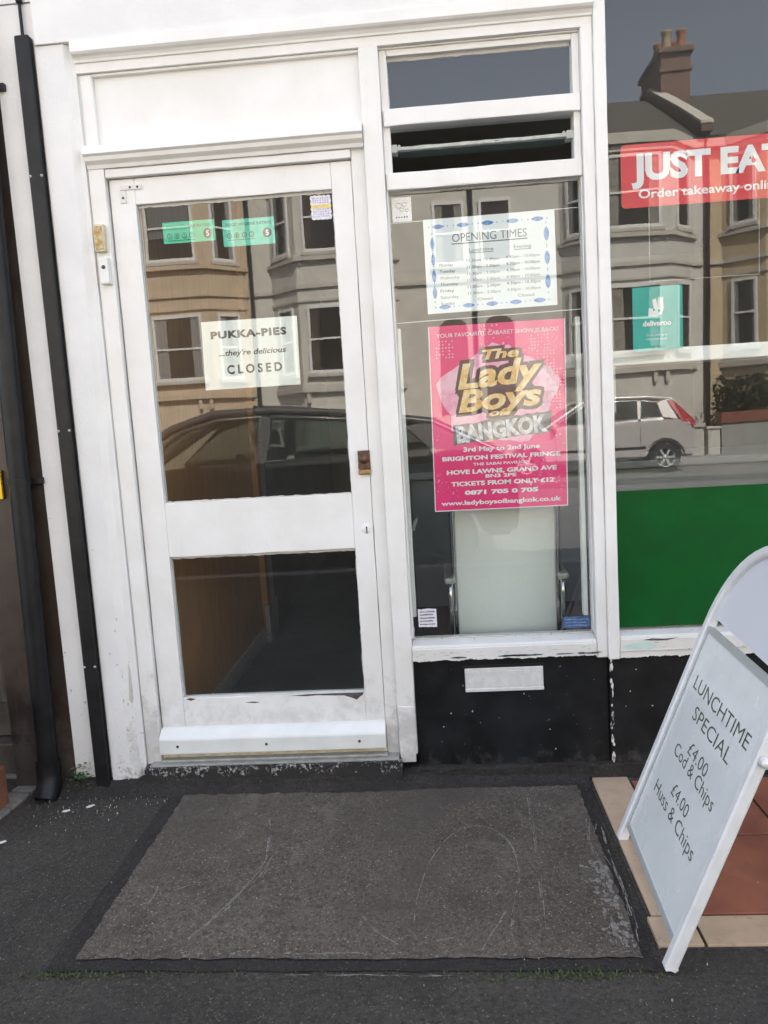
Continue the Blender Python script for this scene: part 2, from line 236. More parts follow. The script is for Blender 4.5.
# ------------------------------------------------------------------ geometry helpers
ROOT = {}
def tag(o, label=None, cat=None, group=None, kind=None):
    if label: o['label'] = label
    if cat: o['category'] = cat
    if group: o['group'] = group
    if kind: o['kind'] = kind
    return o
def thing(name, loc, label, cat, group=None):
    o = bpy.data.objects.new(name, None); COL.objects.link(o); o.location = loc; o.empty_display_size = .1
    ROOT[o.name] = Vector(loc); return tag(o, label, cat, group)
def gz(x, y):
    """the pavement rises slightly to the left along the shop front"""
    t = min(max((y+3.2)/1.6, 0), 1); return .010*(1.45-min(max(x, -1.0), 1.45))*t*t*(3-2*t)
class MB:
    """collects shapes in world coordinates; build() links them as one mesh object"""
    def __init__(s): s.v = []; s.f = []; s.mi = []; s.sm = []
    def add(s, vs, fs, mi=0, smooth=False):
        o = len(s.v); s.v += [Vector(v) for v in vs]; s.f += [tuple(i+o for i in f) for f in fs]; s.mi += [mi]*len(fs); s.sm += [smooth]*len(fs); return s
    def addbm(s, bm, mi=0, smooth=False, mtx=None):
        bm.verts.index_update(); return s.add([(mtx @ v.co) if mtx else v.co for v in bm.verts], [[v.index for v in f.verts] for f in bm.faces], mi, smooth)
    def box(s, x0, x1, y0, y1, z0, z1, bev=.003, mi=0, jit=0., seg=.07, mtx=None, segs=2):
        bm = bmesh.new(); bmesh.ops.create_cube(bm, size=1)
        for v in bm.verts: v.co = Vector(((x0+x1)/2+v.co.x*(x1-x0), (y0+y1)/2+v.co.y*(y1-y0), (z0+z1)/2+v.co.z*(z1-z0)))
        if bev: bmesh.ops.bevel(bm, geom=bm.edges[:], offset=min(bev, .45*min(x1-x0, y1-y0, z1-z0)), segments=segs, affect='EDGES', profile=.6)
        if jit:
            d = [x1-x0, y1-y0, z1-z0]; ax = d.index(max(d)); n = max(1, int(d[ax]/seg)); lo = (x0, y0, z0)[ax]
            for i in range(1, n):
                c = Vector((0, 0, 0)); c[ax] = lo+d[ax]*i/n; nn = Vector((0, 0, 0)); nn[ax] = 1
                bmesh.ops.bisect_plane(bm, geom=bm.verts[:]+bm.edges[:]+bm.faces[:], plane_co=c, plane_no=nn)
            for v in bm.verts: v.co += Vector([random.uniform(-jit, jit) if a != ax else 0 for a in range(3)])
        s.addbm(bm, mi, False, mtx); bm.free(); return s
    def prism(s, pts, axis, a, b, mi=0, bev=0., mtx=None, smooth=False):
        """polygon pts in the other two axes, extruded along axis from a to b"""
        def P(p, t): return {'x': (t, p[0], p[1]), 'y': (p[0], t, p[1]), 'z': (p[0], p[1], t)}[axis]
        bm = bmesh.new(); va = [bm.verts.new(P(p, a)) for p in pts]; vb = [bm.verts.new(P(p, b)) for p in pts]; n = len(pts)
        bm.faces.new(va); bm.faces.new(vb[::-1])
        for i in range(n): bm.faces.new((va[i], vb[i], vb[(i+1) % n], va[(i+1) % n]))
        bmesh.ops.recalc_face_normals(bm, faces=bm.faces[:])
        if bev: bmesh.ops.bevel(bm, geom=[e for e in bm.edges], offset=bev, segments=2, affect='EDGES')
        s.addbm(bm, mi, smooth, mtx); bm.free(); return s
    def tube(s, pts, r, n=12, mi=0, cap=True, closed=False, flat=None):
        pts = [Vector(p) for p in pts]; rings = []; up = Vector((0, 0, 1)); N = len(pts); prev = None
        for i, p in enumerate(pts):
            t = (pts[(i+1) % N if closed else min(i+1, N-1)]-pts[(i-1) % N if closed else max(i-1, 0)]).normalized()
            if prev is None:
                a = t.cross(up) if abs(t.z) < .95 else t.cross(Vector((1, 0, 0)))
            else: a = prev-t*prev.dot(t)
            a.normalize(); prev = a; b = t.cross(a); rr = r[i] if isinstance(r, (list, tuple)) else r
            rings.append([p+a*rr*math.cos(2*math.pi*k/n)+b*rr*math.sin(2*math.pi*k/n) for k in range(n)])
        fs = []
        for i in range(N if closed else N-1):
            j = (i+1) % N
            for k in range(n): fs.append((i*n+k, i*n+(k+1) % n, j*n+(k+1) % n, j*n+k))
        s.add([v for q in rings for v in q], fs, mi, True)
        if cap and not closed: s.add(rings[0], [tuple(range(n))[::-1]], mi); s.add(rings[-1], [tuple(range(n))], mi)
        return s
    def lathe(s, c, prof, axis='y', n=28, mi=0):
        """prof: (radius, offset along axis)"""
        vs = []
        for (r, t) in prof:
            for k in range(n):
                a = 2*math.pi*k/n; u, v = r*math.cos(a), r*math.sin(a)
                vs.append(Vector(c)+Vector({'y': (u, t, v), 'x': (t, u, v), 'z': (u, v, t)}[axis]))
        fs = [(i*n+k, i*n+(k+1) % n, (i+1)*n+(k+1) % n, (i+1)*n+k) for i in range(len(prof)-1) for k in range(n)]
        return s.add(vs, fs, mi, True)
    def build(s, name, mats, parent=None):
        if not isinstance(mats, (list, tuple)): mats = [mats]
        off = Vector((0, 0, 0)); p = parent
        while p is not None:
            off += p.location; p = p.parent
        if s.lie: s.v = [Vector((v.x, v.y, v.z+gz(v.x, v.y))) for v in s.v]
        me = bpy.data.meshes.new(name); me.from_pydata([v-off for v in s.v], [], s.f)
        for m in mats: me.materials.append(m)
        for p_, mi, sm in zip(me.polygons, s.mi, s.sm): p_.material_index = mi; p_.use_smooth = sm
        bm = bmesh.new(); bm.from_mesh(me); bmesh.ops.recalc_face_normals(bm, faces=[f for f in bm.faces]) if s.fix() else None; bm.to_mesh(me); bm.free()
        o = bpy.data.objects.new(name, me); COL.objects.link(o)
        if parent: o.parent = parent
        return o
    flat = False; lie = False
    def fix(s): return not s.flat
def sheet():
    m = MB(); m.flat = True; return m

# front-facing plane helper: writing and prints lie on planes given by an origin and two axes
class Plane:
    def __init__(s, o, u, v): s.o = Vector(o); s.u = Vector(u); s.v = Vector(v); s.n = s.u.cross(s.v).normalized()
    def at(s, a, b, d=0.): return s.o+s.u*a+s.v*b+s.n*d
FRONT = Plane((0, 0, 0), (1, 0, 0), (0, 0, 1))      # normal is -y: towards the street
def fplane(y): return Plane((0, y, 0), (1, 0, 0), (0, 0, 1))
_tc = {}
def glyphs(body, bold=0., shear=0., space=1.):
    key = (body, bold, shear, space)
    if key not in _tc:
        c = bpy.data.curves.new('lettering', 'FONT'); c.body = body; c.offset = bold; c.shear = shear; c.space_character = space; c.resolution_u = 3
        o = bpy.data.objects.new('lettering', c); COL.objects.link(o); dg = bpy.context.evaluated_depsgraph_get(); dg.update()
        me = bpy.data.meshes.new_from_object(o.evaluated_get(dg))
        _tc[key] = ([(v.co.x, v.co.y) for v in me.vertices], [tuple(p.vertices) for p in me.polygons])
        bpy.data.objects.remove(o); bpy.data.curves.remove(c); bpy.data.meshes.remove(me)
    return _tc[key]
def write(mb, pl, body, x0, x1, z0, z1, bold=0., shear=0., space=1., d=.0006, mi=0, rot=0., caps=True, fit=True, arc=0.):
    """fits the text in the box; z0..z1 is baseline to cap height"""
    vs, fs = glyphs(body, bold, shear, space)
    a0 = min(v[0] for v in vs); a1 = max(v[0] for v in vs); sx = (x1-x0)/(a1-a0); sz = (z1-z0)/.72
    cx, cz = (x0+x1)/2, (z0+z1)/2; c, s_ = math.cos(rot), math.sin(rot); out = []
    for (a, b) in vs:
        X = x0+(a-a0)*sx-cx; Z = z0+b*sz-cz+arc*(1-(2*X/(x1-x0))**2)
        out.append(pl.at(cx+X*c-Z*s_, cz+X*s_+Z*c, d))
    mb.add(out, fs, mi)
def poly(mb, pl, pts, d=0., mi=0):
    mb.add([pl.at(a, b, d) for a, b in pts], [tuple(range(len(pts)))], mi)
def card(mb, pl, x0, x1, z0, z1, t=.0008, mi=0, skew=0., r=0.):
    """thin sheet with real thickness whose front lies on the plane"""
    pts = [(x0, z0), (x1, z0), (x1+skew, z1), (x0+skew, z1)]
    if r:
        pts = []
        for (cx, cz, a0) in ((x1-r, z0+r, -90), (x1-r, z1-r, 0), (x0+r, z1-r, 90), (x0+r, z0+r, 180)):
            pts += [(cx+r*math.cos(R(a0+15*i)), cz+r*math.sin(R(a0+15*i))) for i in range(7)]
    n = len(pts); mb.add([pl.at(a, b, 0) for a, b in pts]+[pl.at(a, b, -t) for a, b in pts],
        [tuple(range(n)), tuple(range(2*n-1, n-1, -1))]+[(i, i+n, (i+1) % n+n, (i+1) % n) for i in range(n)], mi)
def ragged(mb, pl, a0, a1, b0, b1, j0=0., j1=0., step=.0035, d=.001, mi=0, along='u'):
    """strip between b0 and b1 with torn edges (flaking paint, putty)"""
    n = max(2, int(abs(a1-a0)/step)); r0 = r1 = 0; vs = []
    for i in range(n+1):
        a = a0+(a1-a0)*i/n; r0 = .8*r0+random.gauss(0, .38)*j0; r1 = .8*r1+random.gauss(0, .38)*j1
        if random.random() < .04: r0 += random.uniform(-1.2, 1.2)*j0; r1 += random.uniform(-1.2, 1.2)*j1
        lo, hi = b0+r0, b1+r1
        if hi < lo+.0004: hi = lo+.0004
        vs += [pl.at(a, lo, d), pl.at(a, hi, d)] if along == 'u' else [pl.at(lo, a, d), pl.at(hi, a, d)]
    fs = [(2*i, 2*i+2, 2*i+3, 2*i+1) for i in range(n)] if along == 'u' else [(2*i, 2*i+1, 2*i+3, 2*i+2) for i in range(n)]
    mb.add(vs, fs, mi)
def blob(mb, pl, cx, cz, rx, rz, n=14, j=.3, d=.001, mi=0):
    poly(mb, pl, [(cx+rx*(1+random.uniform(-j, j))*math.cos(2*math.pi*i/n), cz+rz*(1+random.uniform(-j, j))*math.sin(2*math.pi*i/n)) for i in range(n)], d, mi)

# ------------------------------------------------------------------ ground, road and pavements
def struct(name, mb, m, lie=False):
    mb.lie = lie; return tag(mb.build(name, m), kind='structure')
KY = -4.05
mb = MB(); mb.add([(-400, -400, -.13), (400, -400, -.13), (400, 400, -.13), (-400, 400, -.13)], [(0, 1, 2, 3)]); struct('ground', mb, M['dark_road'])
mb = MB(); mb.add([(-60, -15.0, -.126), (60, -15.0, -.126), (60, KY, -.126), (-60, KY, -.126)], [(0, 1, 2, 3)]); struct('road', mb, M['road'])
mb = MB(); mb.add([(-60, -12.2, -.122), (60, -12.2, -.122), (60, -11.2, -.122), (-60, -11.2, -.122)], [(0, 1, 2, 3)]); struct('dark_road_band', mb, M['dark_road'])  # a darker band running along the road surface
mb = MB(); xs = [-40, -1.0]+[-1+.245*i for i in range(1, 10)]+[1.45, 40]; ys = [KY+.15]+[-3.2+.1*i for i in range(17)]+[6]
mb.add([(x, y, 0) for y in ys for x in xs], [(j*len(xs)+i, j*len(xs)+i+1, (j+1)*len(xs)+i+1, (j+1)*len(xs)+i) for j in range(len(ys)-1) for i in range(len(xs)-1)])
mb.flat = True; struct('pavement', mb, M['asphalt'], True)
mb = MB()
for i in range(60): mb.box(-27+i*.9, -27+i*.9+.893, KY, KY+.147, -.16, .004, .01)
struct('kerb', mb, M['kerb'])
mb = MB()
for i in range(60): mb.box(-27+i*.9, -27+i*.9+.893, -15.15, -15.003, -.16, .004, .01)
struct('kerb', mb, M['kerb'])
mb = MB(); mb.box(-40, 40, -30, -15.153, -.16, 0, 0); struct('far_pavement', mb, M['paving'])
# entrance slab with its bitumen border
def gsheet(mb, pts, z, mi=0): mb.add([(x, y, z) for x, y in pts], [tuple(range(len(pts)))], mi)
GP = Plane((0, 0, 0), (1, 0, 0), (0, 1, 0))
mb = sheet()
def wob(a, b, n, j):
    return [(a[0]+(b[0]-a[0])*i/n+random.uniform(-j, j), a[1]+(b[1]-a[1])*i/n+random.uniform(-j, j)) for i in range(n)]
O = [(-.058, -.995), (1.439, -.998), (1.452, -.02), (-.045, -.01)]
gsheet(mb, sum([wob(O[i], O[(i+1) % 4], 40, .003) for i in range(4)], []), .004); struct('slab_border', mb, M['slab_edge'], True)
mb = sheet(); I = [(.004, -.958), (1.412, -.958), (1.412, -.082), (.010, -.095)]
gsheet(mb, sum([wob(I[i], I[(i+1) % 4], 50, .004) for i in range(4)], []), .008)
_lv = [0]
def strand(P, w, gap, z):
    """one thin worn line: runs and breaks, width drifting along it"""
    on = random.random() > gap; ww = w*.6; run = 0
    for a, b in zip(P, P[1:]):
        if random.random() < .16: on = random.random() > gap
        ww = min(w, max(w*.2, ww+random.uniform(-.25, .25)*w))
        if not on: continue
        t = (b-a).normalized(); nn = Vector((-t.y, t.x))*ww*.5; nb = Vector((-t.y, t.x))*ww*.5
        _lv[0] += 1; zz = z+.0000004*(_lv[0] % 900)
        mb.add([(*(a+nn), zz), (*(a-nn), zz), (*(b-nb), zz), (*(b+nb), zz)], [(0, 1, 2, 3)], 1)
def scratch(pts, w=.004, gap=.25, z=.0092, seg=.005):
    P = []
    for i in range(len(pts)-1):
        a, b = Vector(pts[i]), Vector(pts[i+1]); n = max(1, int((b-a).length/seg)); P += [a.lerp(b, k/n) for k in range(n)]
    P.append(Vector(pts[-1]))
    for q in range(max(1, int(w/.0016))):
        off = Vector((random.gauss(0, w*.45), random.gauss(0, w*.25))) if w > .003 else Vector((0, 0))
        j = Vector((0, 0)); L_ = []
        for p in P:
            j = j*.9+Vector((random.gauss(0, .0005), random.gauss(0, .0005))); L_.append(p+off+j)
        strand(L_, min(.0034, w*.95), min(.8, gap+.12*(q > 0)), z)
def spline(pts, n=9):
    P = [Vector(p) for p in pts]; out = []
    for i in range(len(P)-1):
        p0, p1, p2, p3 = P[max(i-1, 0)], P[i], P[i+1], P[min(i+2, len(P)-1)]
        for q in range(n):
            t = q/n; out.append(.5*((2*p1)+(p2-p0)*t+(2*p0-5*p1+4*p2-p3)*t*t+(3*p1-p0-3*p2+p3)*t**3))
    return [tuple(v) for v in out+[P[-1]]]
scratch(spline([(.855, -.85), (.865, -.72), (.895, -.55), (.95, -.42), (1.02, -.352), (1.09, -.36), (1.145, -.46), (1.155, -.60), (1.13, -.72), (1.11, -.84)]), .0034, .22)
scratch(spline([(1.235, -.14), (1.228, -.30), (1.215, -.55), (1.195, -.86)]), .0042, .2)
scratch(spline([(.105, -.735), (.112, -.70), (.112, -.655)]), .007, .25); scratch(spline([(.268, -.885), (.30, -.82), (.345, -.75)]), .008, .3)
scratch(spline([(.30, -.84), (.355, -.70), (.395, -.56), (.385, -.40), (.36, -.28)]), .012, .62); scratch(spline([(.33, -.80), (.40, -.62), (.42, -.5)]), .006, .6)
scratch(spline([(.14, -.70), (.22, -.64), (.29, -.63)]), .004, .5); scratch([(.56, -.945), (.72, -.94)], .005, .35); scratch([(.72, -.80), (.76, -.86), (.82, -.91)], .005, .5)
scratch([(1.03, -.93), (1.10, -.78)], .004, .6); scratch([(.90, -.90), (1.02, -.86)], .003, .6)
scratch(spline([(1.405, -.30), (1.385, -.45), (1.40, -.62)]), .006, .45)
for i in range(150):
    c = Vector((random.gauss(1.385, .022), random.uniform(-.92, -.55))); 
    if c.x > 1.405: continue
    blob(mb, GP, c.x, c.y, random.uniform(.002, .007), random.uniform(.003, .012), 8, .6, .0092+.0000015*i, 1)
for i in range(90):
    blob(mb, GP, random.uniform(.02, 1.39), -.953+abs(random.gauss(0, .012)), random.uniform(.001, .008), random.uniform(.001, .003), 7, .6, .0092+.000002*i, 1)
for i in range(46):
    c = Vector((random.uniform(.05, 1.38), random.uniform(-.93, -.15))); a_ = random.gauss(1.2, .5); L_ = random.uniform(.02, .12); scratch([tuple(c), (c.x+math.cos(a_)*L_, c.y+math.sin(a_)*L_)], random.uniform(.0008, .0022), .5)
struct('entrance_slab', mb, [M['slab'], M['chalk']], True)
mb = sheet()
for p in ([(1.425, -.34), (1.40, -.45), (1.425, -.60), (1.42, -.8)], [(1.438, -.36), (1.43, -.55), (1.432, -.72)], [(1.43, -.7), (1.415, -.9)]): scratch(spline(p), .005, .45, .0068)
scratch([(.55, -1.008), (.95, -1.010)], .004, .2, .0012)
struct('scuff_marks', mb, M['chalk'], True)
mb = MB()
pl_ = [(.0, -.01), (.0, .050), (-.050, .044), (-.075, .018), (-.11, .002), (-.11, -.01)]; pd_ = [(.0, -.01), (.0, .064), (-.062, .056), (-.074, .032), (-.100, .010), (-.125, -.01)]; pr_ = [(.0, -.01), (.0, .032), (-.034, .026), (-.060, .010), (-.085, .006), (-.095, -.01)]
n_ = 76; vs_ = []
for i in range(n_+1):
    x_ = -.46+1.922*i/n_; t1 = min(max((x_+.22)/.12, 0), 1); t2 = min(max((x_-.70)/.30, 0), 1)
    for a_, b_, c_ in zip(pl_, pd_, pr_):
        q_ = Vector(a_).lerp(Vector(b_), t1).lerp(Vector(c_), t2); vs_.append((x_, q_.x+random.uniform(-.004, .004), q_.y+(random.uniform(-.004, .004) if q_.y > .003 else 0)))
q = 6; mb.add(vs_, [(i*q+j, i*q+j+1, (i+1)*q+j+1, (i+1)*q+j) for i in range(n_) for j in range(q-1)]+[tuple(range(q)), tuple(range(n_*q, n_*q+q))])
struct('wall_foot', mb, M['slab_edge'], True)
# tiled forecourt
mb = MB(); mb.box(1.462, 4.2, -.925, -.02, -.05, .004, 0); struct('tile_bed', mb, M['grout'])
mb = MB(); g = .008
def tile(a, b, c, d, bev=.002): mb.box(a+g/2, b-g/2, c+g/2, d-g/2, -.02, .011, bev, jit=0)
for a, b in ((-.805, -.43), (-.43, -.028)): tile(1.468, 1.600, a, b)
tile(1.455, 1.572, -.922, -.805)
x = 1.572
while x < 4: tile(x, x+.375, -.922, -.805); x += .375
struct('tile_edging', mb, M['beige'])
mb = MB(); x = 1.6
while x < 4:
    tile(x, x+.36, -.805, -.43); tile(x, x+.36, -.43, -.06); x += .36
struct('tiled_forecourt', mb, M['terra'])
# brick edging of the neighbour's path
mb = MB(); rot = Matrix.Translation((-.6, .05, 0)) @ Matrix.Rotation(R(-6), 4, 'Z')
for i in range(9): mb.box(-.055, .03, -.115*(i+1)+.004, -.115*i-.004, -.03, .012, .004, mtx=rot)
mb.box(-.2, .16, .004, .3, -.03, .011, .004, mtx=rot); struct('path_edging', mb, M['edging'], True)

# ------------------------------------------------------------------ the shop
shop = thing('shop_building', (1.6, 0, 0), 'white-painted takeaway shop front with glazed door, large windows and black stall riser', 'shop')
def part(name, mb, m, parent=None): return mb.build(name, m, parent or shop)
# upper storey and body (it shades the pavement)
mb = MB(); mb.box(-.420, 3.9, -.030, .25, 2.76, 6.4, 0); mb.box(-.420, -.15, -.0295, 5.5, -.1, 2.755, 0); mb.box(3.62, 3.9, -.05, 5.5, -.1, 2.755, 0); mb.box(-.1, 3.61, 5.2, 5.5, -.1, 6.4, 0)
mb.box(-.420, -.12, .252, 5.195, 2.76, 6.4, 0); mb.box(3.62, 3.9, .252, 5.195, 2.76, 6.4, 0); part('wall', mb, M['render'])
mb = MB(); mb.box(-.45, 3.94, -.12, 5.55, 6.405, 6.55, .01); part('roof', mb, M['slate'])
for cx in (.6, 2.7):
    mb = MB(); mb.box(cx-.55, cx+.55, -.043, -.032, 3.7, 5.2, .002); wn = part('upper_window', mb, M['farwin'])
    mb = MB()
    for a, b, c, d in ((cx-.6, cx-.55, 3.65, 5.25), (cx+.55, cx+.6, 3.65, 5.25), (cx-.55, cx+.55, 3.65, 3.7), (cx-.55, cx+.55, 5.2, 5.25), (cx-.55, cx+.55, 4.43, 4.48)): mb.box(a, b, -.06, -.031, c, d, .004)
    part('frame', mb, M['paint'], wn)
# left pilaster: rendered, chipped at its foot
ed = [(-.172, .03), (-.180, .07), (-.198, .13), (-.207, .25), (-.204, .6), (-.197, 1.2), (-.190, 1.6), (-.185, 2.0), (-.180, 2.6125)]
ee = []
for (xa, za), (xb, zb_) in zip(ed, ed[1:]):
    n_ = max(1, int((zb_-za)/.05)); ee += [(xa+(xb-xa)*i/n_+random.uniform(-.0012, .0012), za+(zb_-za)*i/n_) for i in range(n_)]
ee.append(ed[-1])
mb = MB(); mb.prism([(-.275, 2.6125), (-.275, .02)]+ee, 'y', -.045, -.031); part('pilaster', mb, M['render'])
mb = sheet(); mb.add([(x, -.0452, z) for x, z in ee]+[(min(-.1466, max(-.1466, x)), -.014, z) for x, z in ee], [(i, i+1, i+1+len(ee), i+len(ee)) for i in range(len(ee)-1)])
side = Plane((-.205, -.0452, 0), Vector((.0585, .0312, 0)).normalized(), (0, 0, 1))
poly(mb, side, [(.020, .36), (.030, .345), (.040, .37), (.042, .43), (.030, .50), (.026, .44)], .0012, 1)
for i in range(34): blob(mb, side, random.gauss(.004, .008) if i < 16 else random.uniform(.0, .06), .06+abs(random.gauss(0, .24)), random.uniform(.0008, .003), random.uniform(.002, .010), 8, .5, .0014, 1)
part('reveal', mb, [M['paint'], M['putty']])
mb = MB(); mb.box(3.42, 3.62, -.12, .2, .02, 2.60, .008); part('pilaster', mb, M['render'])
# fascia and cornice
mb = MB(); mb.box(-.270, 1.5405, -.054, .2, 2.614, 3.25, .002); mb.box(1.5408, 3.62, -.054, .2, 2.745, 3.25, .002); part('fascia', mb, M['render'])
prof = [(-.063, 2.6125), (-.064, 2.578), (-.058, 2.572), (-.047, 2.568), (-.040, 2.560), (-.038, 2.5535), (-.031, 2.5525), (-.029, 2.5242), (.02, 2.5242), (.02, 2.6125)]
mb = MB(); mb.prism(prof, 'x', -.150, 1.5405); part('cornice', mb, M['paint'])
# door surround
J = .0008
mb = MB()
mb.box(-.1465, -.092, -.022, .06, .10, 2.285, .004, jit=J)          # left jamb
mb.box(-.091, .746, -.018, .06, 2.190, 2.218, .003, jit=J)          # head
mb.box(.7458, .792, -.006, .06, .092, 2.283, .004, jit=J)           # right jamb
mb.box(.7925, .857, -.034, .06, .118, 2.523, .006, jit=J)           # post
mb.box(.795, .850, -.037, -.030, .09, .30, .004, jit=J)             # post foot block
part('door_frame', mb, M['paint'])
mb = MB(); mb.prism([(-.058, 2.270), (-.060, 2.258), (-.050, 2.252), (-.046, 2.240), (-.030, 2.230), (-.026, 2.219), (.05, 2.219), (.05, 2.286), (-.052, 2.286)], 'x', -.1460, .7915); part('transom_moulding', mb, M['paint'])
mb = MB(); mb.box(-.1462, -.104, -.018, .05, 2.287, 2.523, .003, jit=J); mb.box(-.1035, .791, -.001, .03, 2.287, 2.523, 0); mb.box(-.1035, .7915, -.018, .02, 2.515, 2.5235, .002); mb.box(-.1035, .7915, -.016, .02, 2.2865, 2.300, .003); part('transom_panel', mb, M['paint'])
# door
GY0, GY1 = .018, .022
def putty(pl, x0, x1, z0, z1, w=.006, j=.004, top=.010):
    mb = MB(); mb.flat = True
    ragged(mb, pl, x0, x1, z1-top, z1+.002, j, 0); ragged(mb, pl, x0, x1, z0-.002, z0+w, 0, j)
    ragged(mb, pl, z0, z1, x0-.002, x0+w*.7, 0, j*.7, along='v'); ragged(mb, pl, z0, z1, x1-w*.7, x1+.002, j*.7, 0, along='v'); return mb
mb = MB(); d0, d1 = .0, .042
mb.box(-.087, .0, d0, d1, .14, 2.187, .003, jit=J); mb.box(.675, .744, d0, d1, .14, 2.187, .003, jit=J)
for a, b in ((2.101, 2.187), (.875, 1.071), (.14, .346)): mb.box(.0005, .6745, d0+.0012, d1, a, b, .003, jit=J)
fp = fplane(0.)
poly(mb, fplane(.0012), [(.40, .342), (.46, .338), (.50, .340), (.56, .337), (.60, .336), (.63, .325), (.645, .318), (.658, .330), (.668, .336), (.672, .3455), (.55, .3455), (.47, .3455)], .0008, 1)
poly(mb, fplane(.0012), [(.23, .322), (.27, .319), (.29, .322), (.26, .325)], .0008, 1); poly(mb, fplane(.0012), [(.01, .344), (.03, .336), (.05, .343), (.03, .3465)], .0008, 2)
door = part('door', mb, [M['paint_door'], M['charcoal'], M['bronze']])
for z0, z1 in ((1.071, 2.101), (.346, .875)):
    mb = MB(); mb.box(.001, .674, GY0, GY1, z0+.001, z1-.001, 0); part('pane', mb, M['glass'], door)
    part('putty', putty(fplane(GY0-.001), .001, .674, z0+.001, z1-.001, .003, .0016, .009), M['putty'], door)
mb = MB(); mb.prism([(-.040, .148), (-.046, .152), (-.046, .205), (-.040, .213), (-.012, .236), (.002, .238), (.002, .148)], 'x', -.088, .745, bev=.002)
for xx in (-.02, .31, .65): mb.lathe((xx, -.0465, .180), [(0, -.001), (.005, -.001), (.006, .002)], 'y', 12, 1)
part('weather_bar', mb, [M['white_plastic'], M['bronze']], door)
mb = MB(); mb.box(.706, .748, -.012, .0, 1.155, 1.220, .002); mb.lathe((.727, -.012, 1.19), [(.0, -.006), (.010, -.006), (.015, -.002), (.017, 0)], 'y', 20, 0); part('latch', mb, M['bronze'], door)
mb = MB(); mb.box(.705, .749, -.016, .0, 1.136, 1.153, .004); part('latch_plate', mb, M['brass'], door)
mb = MB(); mb.lathe((.7205, -.0005, .945), [(0, -.003), (.015, -.003), (.019, 0)], 'y', 20, 0); mb.box(.7185, .7225, -.0045, -.003, .928, .948, .0005, mi=1); mb.lathe((.7205, -.0035, .949), [(0, -.001), (.003, -.001), (.003, 0)], 'y', 10, 1); part('keyhole_cover', mb, [M['paint_door'], M['dark']], door)
mb = MB(); mb.box(-.050, .026, -.004, .0005, 2.150, 2.166, .002); mb.box(-.052, -.030, -.0035, .0005, 2.108, 2.149, .002)
for xx, zz in ((.012, 2.158), (-.014, 2.158), (-.041, 2.125)): mb.lathe((xx, -.004, zz), [(0, -.0015), (.0035, -.0012), (.0045, 0)], 'y', 10, 1)
part('corner_bracket', mb, [M['paint_sill'], M['charcoal']], door)
# threshold and step
mb = MB(); mb.box(-.125, .79, -.058, .05, .108, .1155, .002); mb.box(-.09, .748, -.040, .05, .116, .126, .003); mb.box(-.088, .7465, -.016, .04, .1265, .139, .002, mi=1); part('threshold', mb, [M['alu'], M['ivory']])
mb = MB(); mb.box(-.147, .80, -.066, .2, -.02, .1075, .006, jit=.003, seg=.03); part('doorstep', mb, M['step'])
# shop window frames
mb = MB()
mb.box(.8575, 1.502, -.012, .06, 2.519, 2.5235, .001)
mb.box(.8575, .882, -.006, .05, 2.082, 2.5185, .003, jit=J); mb.box(1.480, 1.502, -.006, .05, 2.082, 2.5185, .003, jit=J)
mb.box(.8825, 1.4795, -.004, .05, 2.500, 2.5185, .002, jit=J)
mb.box(.862, 1.5015, -.022, .05, 2.277, 2.331, .004, jit=J); mb.box(.860, 1.5015, -.019, .05, 2.075, 2.130, .004, jit=J)
mb.box(.8575, .864, -.010, .05, .541, 2.0815, .002, jit=J); mb.box(1.4975, 1.502, -.010, .05, .541, 2.0815, .002, jit=J)
mb.box(.865, .878, .026, .060, .61, 1.63, .002); mb.box(1.472, 1.488, .026, .060, .59, 1.63, .002)
part('window_frame', mb, M['paint'])
mb = MB(); mb.box(1.5025, 1.541, -.034, .06, .452, 2.5235, .005, jit=J); mb.box(1.5415, 1.580, -.044, .06, .446, 2.744, .005, jit=J); part('mullion', mb, M['paint'])
mb = MB(); mb.box(3.26, 3.415, -.05, .06, .4, 2.744, .005); mb.box(1.5805, 3.2595, -.04, .06, 2.655, 2.7445, .004); part('mullion', mb, M['paint'])
def rag_sill(x0, x1, zt, zb, y, nm):
    mb = MB(); mb.prism([(y, zb), (y, zt-.020), (y+.006, zt-.012), (.03, zt), (.06, zt), (.06, zb)], 'x', x0, x1, bev=.003)
    ragged(mb, fplane(y), x0, x1, zb-.005, zb+.006, .0028, 0, .004, .0012)
    for i in range(26): blob(mb, fplane(y), random.uniform(x0, x1), random.uniform(zb, zt-.03), random.uniform(.003, .012), random.uniform(.001, .002), 8, .4, .0016, 1)
    if x0 > 1.5:
        poly(mb, fplane(y), [(1.66, zt-.026), (1.69, zt-.021), (1.73, zt-.024), (1.78, zt-.021), (1.74, zt-.030), (1.69, zt-.029)], .0016, 2)
        blob(mb, fplane(y), 1.655, zt-.048, .055, .012, 18, .25, .0014, 3); blob(mb, fplane(y), 1.64, zt-.046, .03, .010, 18, .25, .0016, 3)
        mb.box(x0, x1, y-.003, y+.01, zt-.066, zt-.062, .0005, mi=1)
    else:
        for i in range(9): blob(mb, fplane(y), random.uniform(x0, x1), zb+.004, random.uniform(.01, .04), .003, 12, .5, .0018, 2)
    return part(nm, mb, [M['paint_sill'], M['putty'], M['charcoal'], simple('mint_paint_smear', (.48, .68, .62), (.62, .72, .68), .5, scale=30)])
rag_sill(.8575, 1.502, .530, .470, -.040, 'window_sill'); rag_sill(1.5808, 3.26, .538, .455, -.040, 'window_sill')
win = MB(); win.box(.865, 1.497, GY0, GY1, .529, 2.0815, 0); p1 = part('window_pane', win, M['glass'])
part('putty', putty(fplane(GY0-.001), .865, 1.497, .531, 2.0815, .003, .0018, .012), M['putty'], p1)
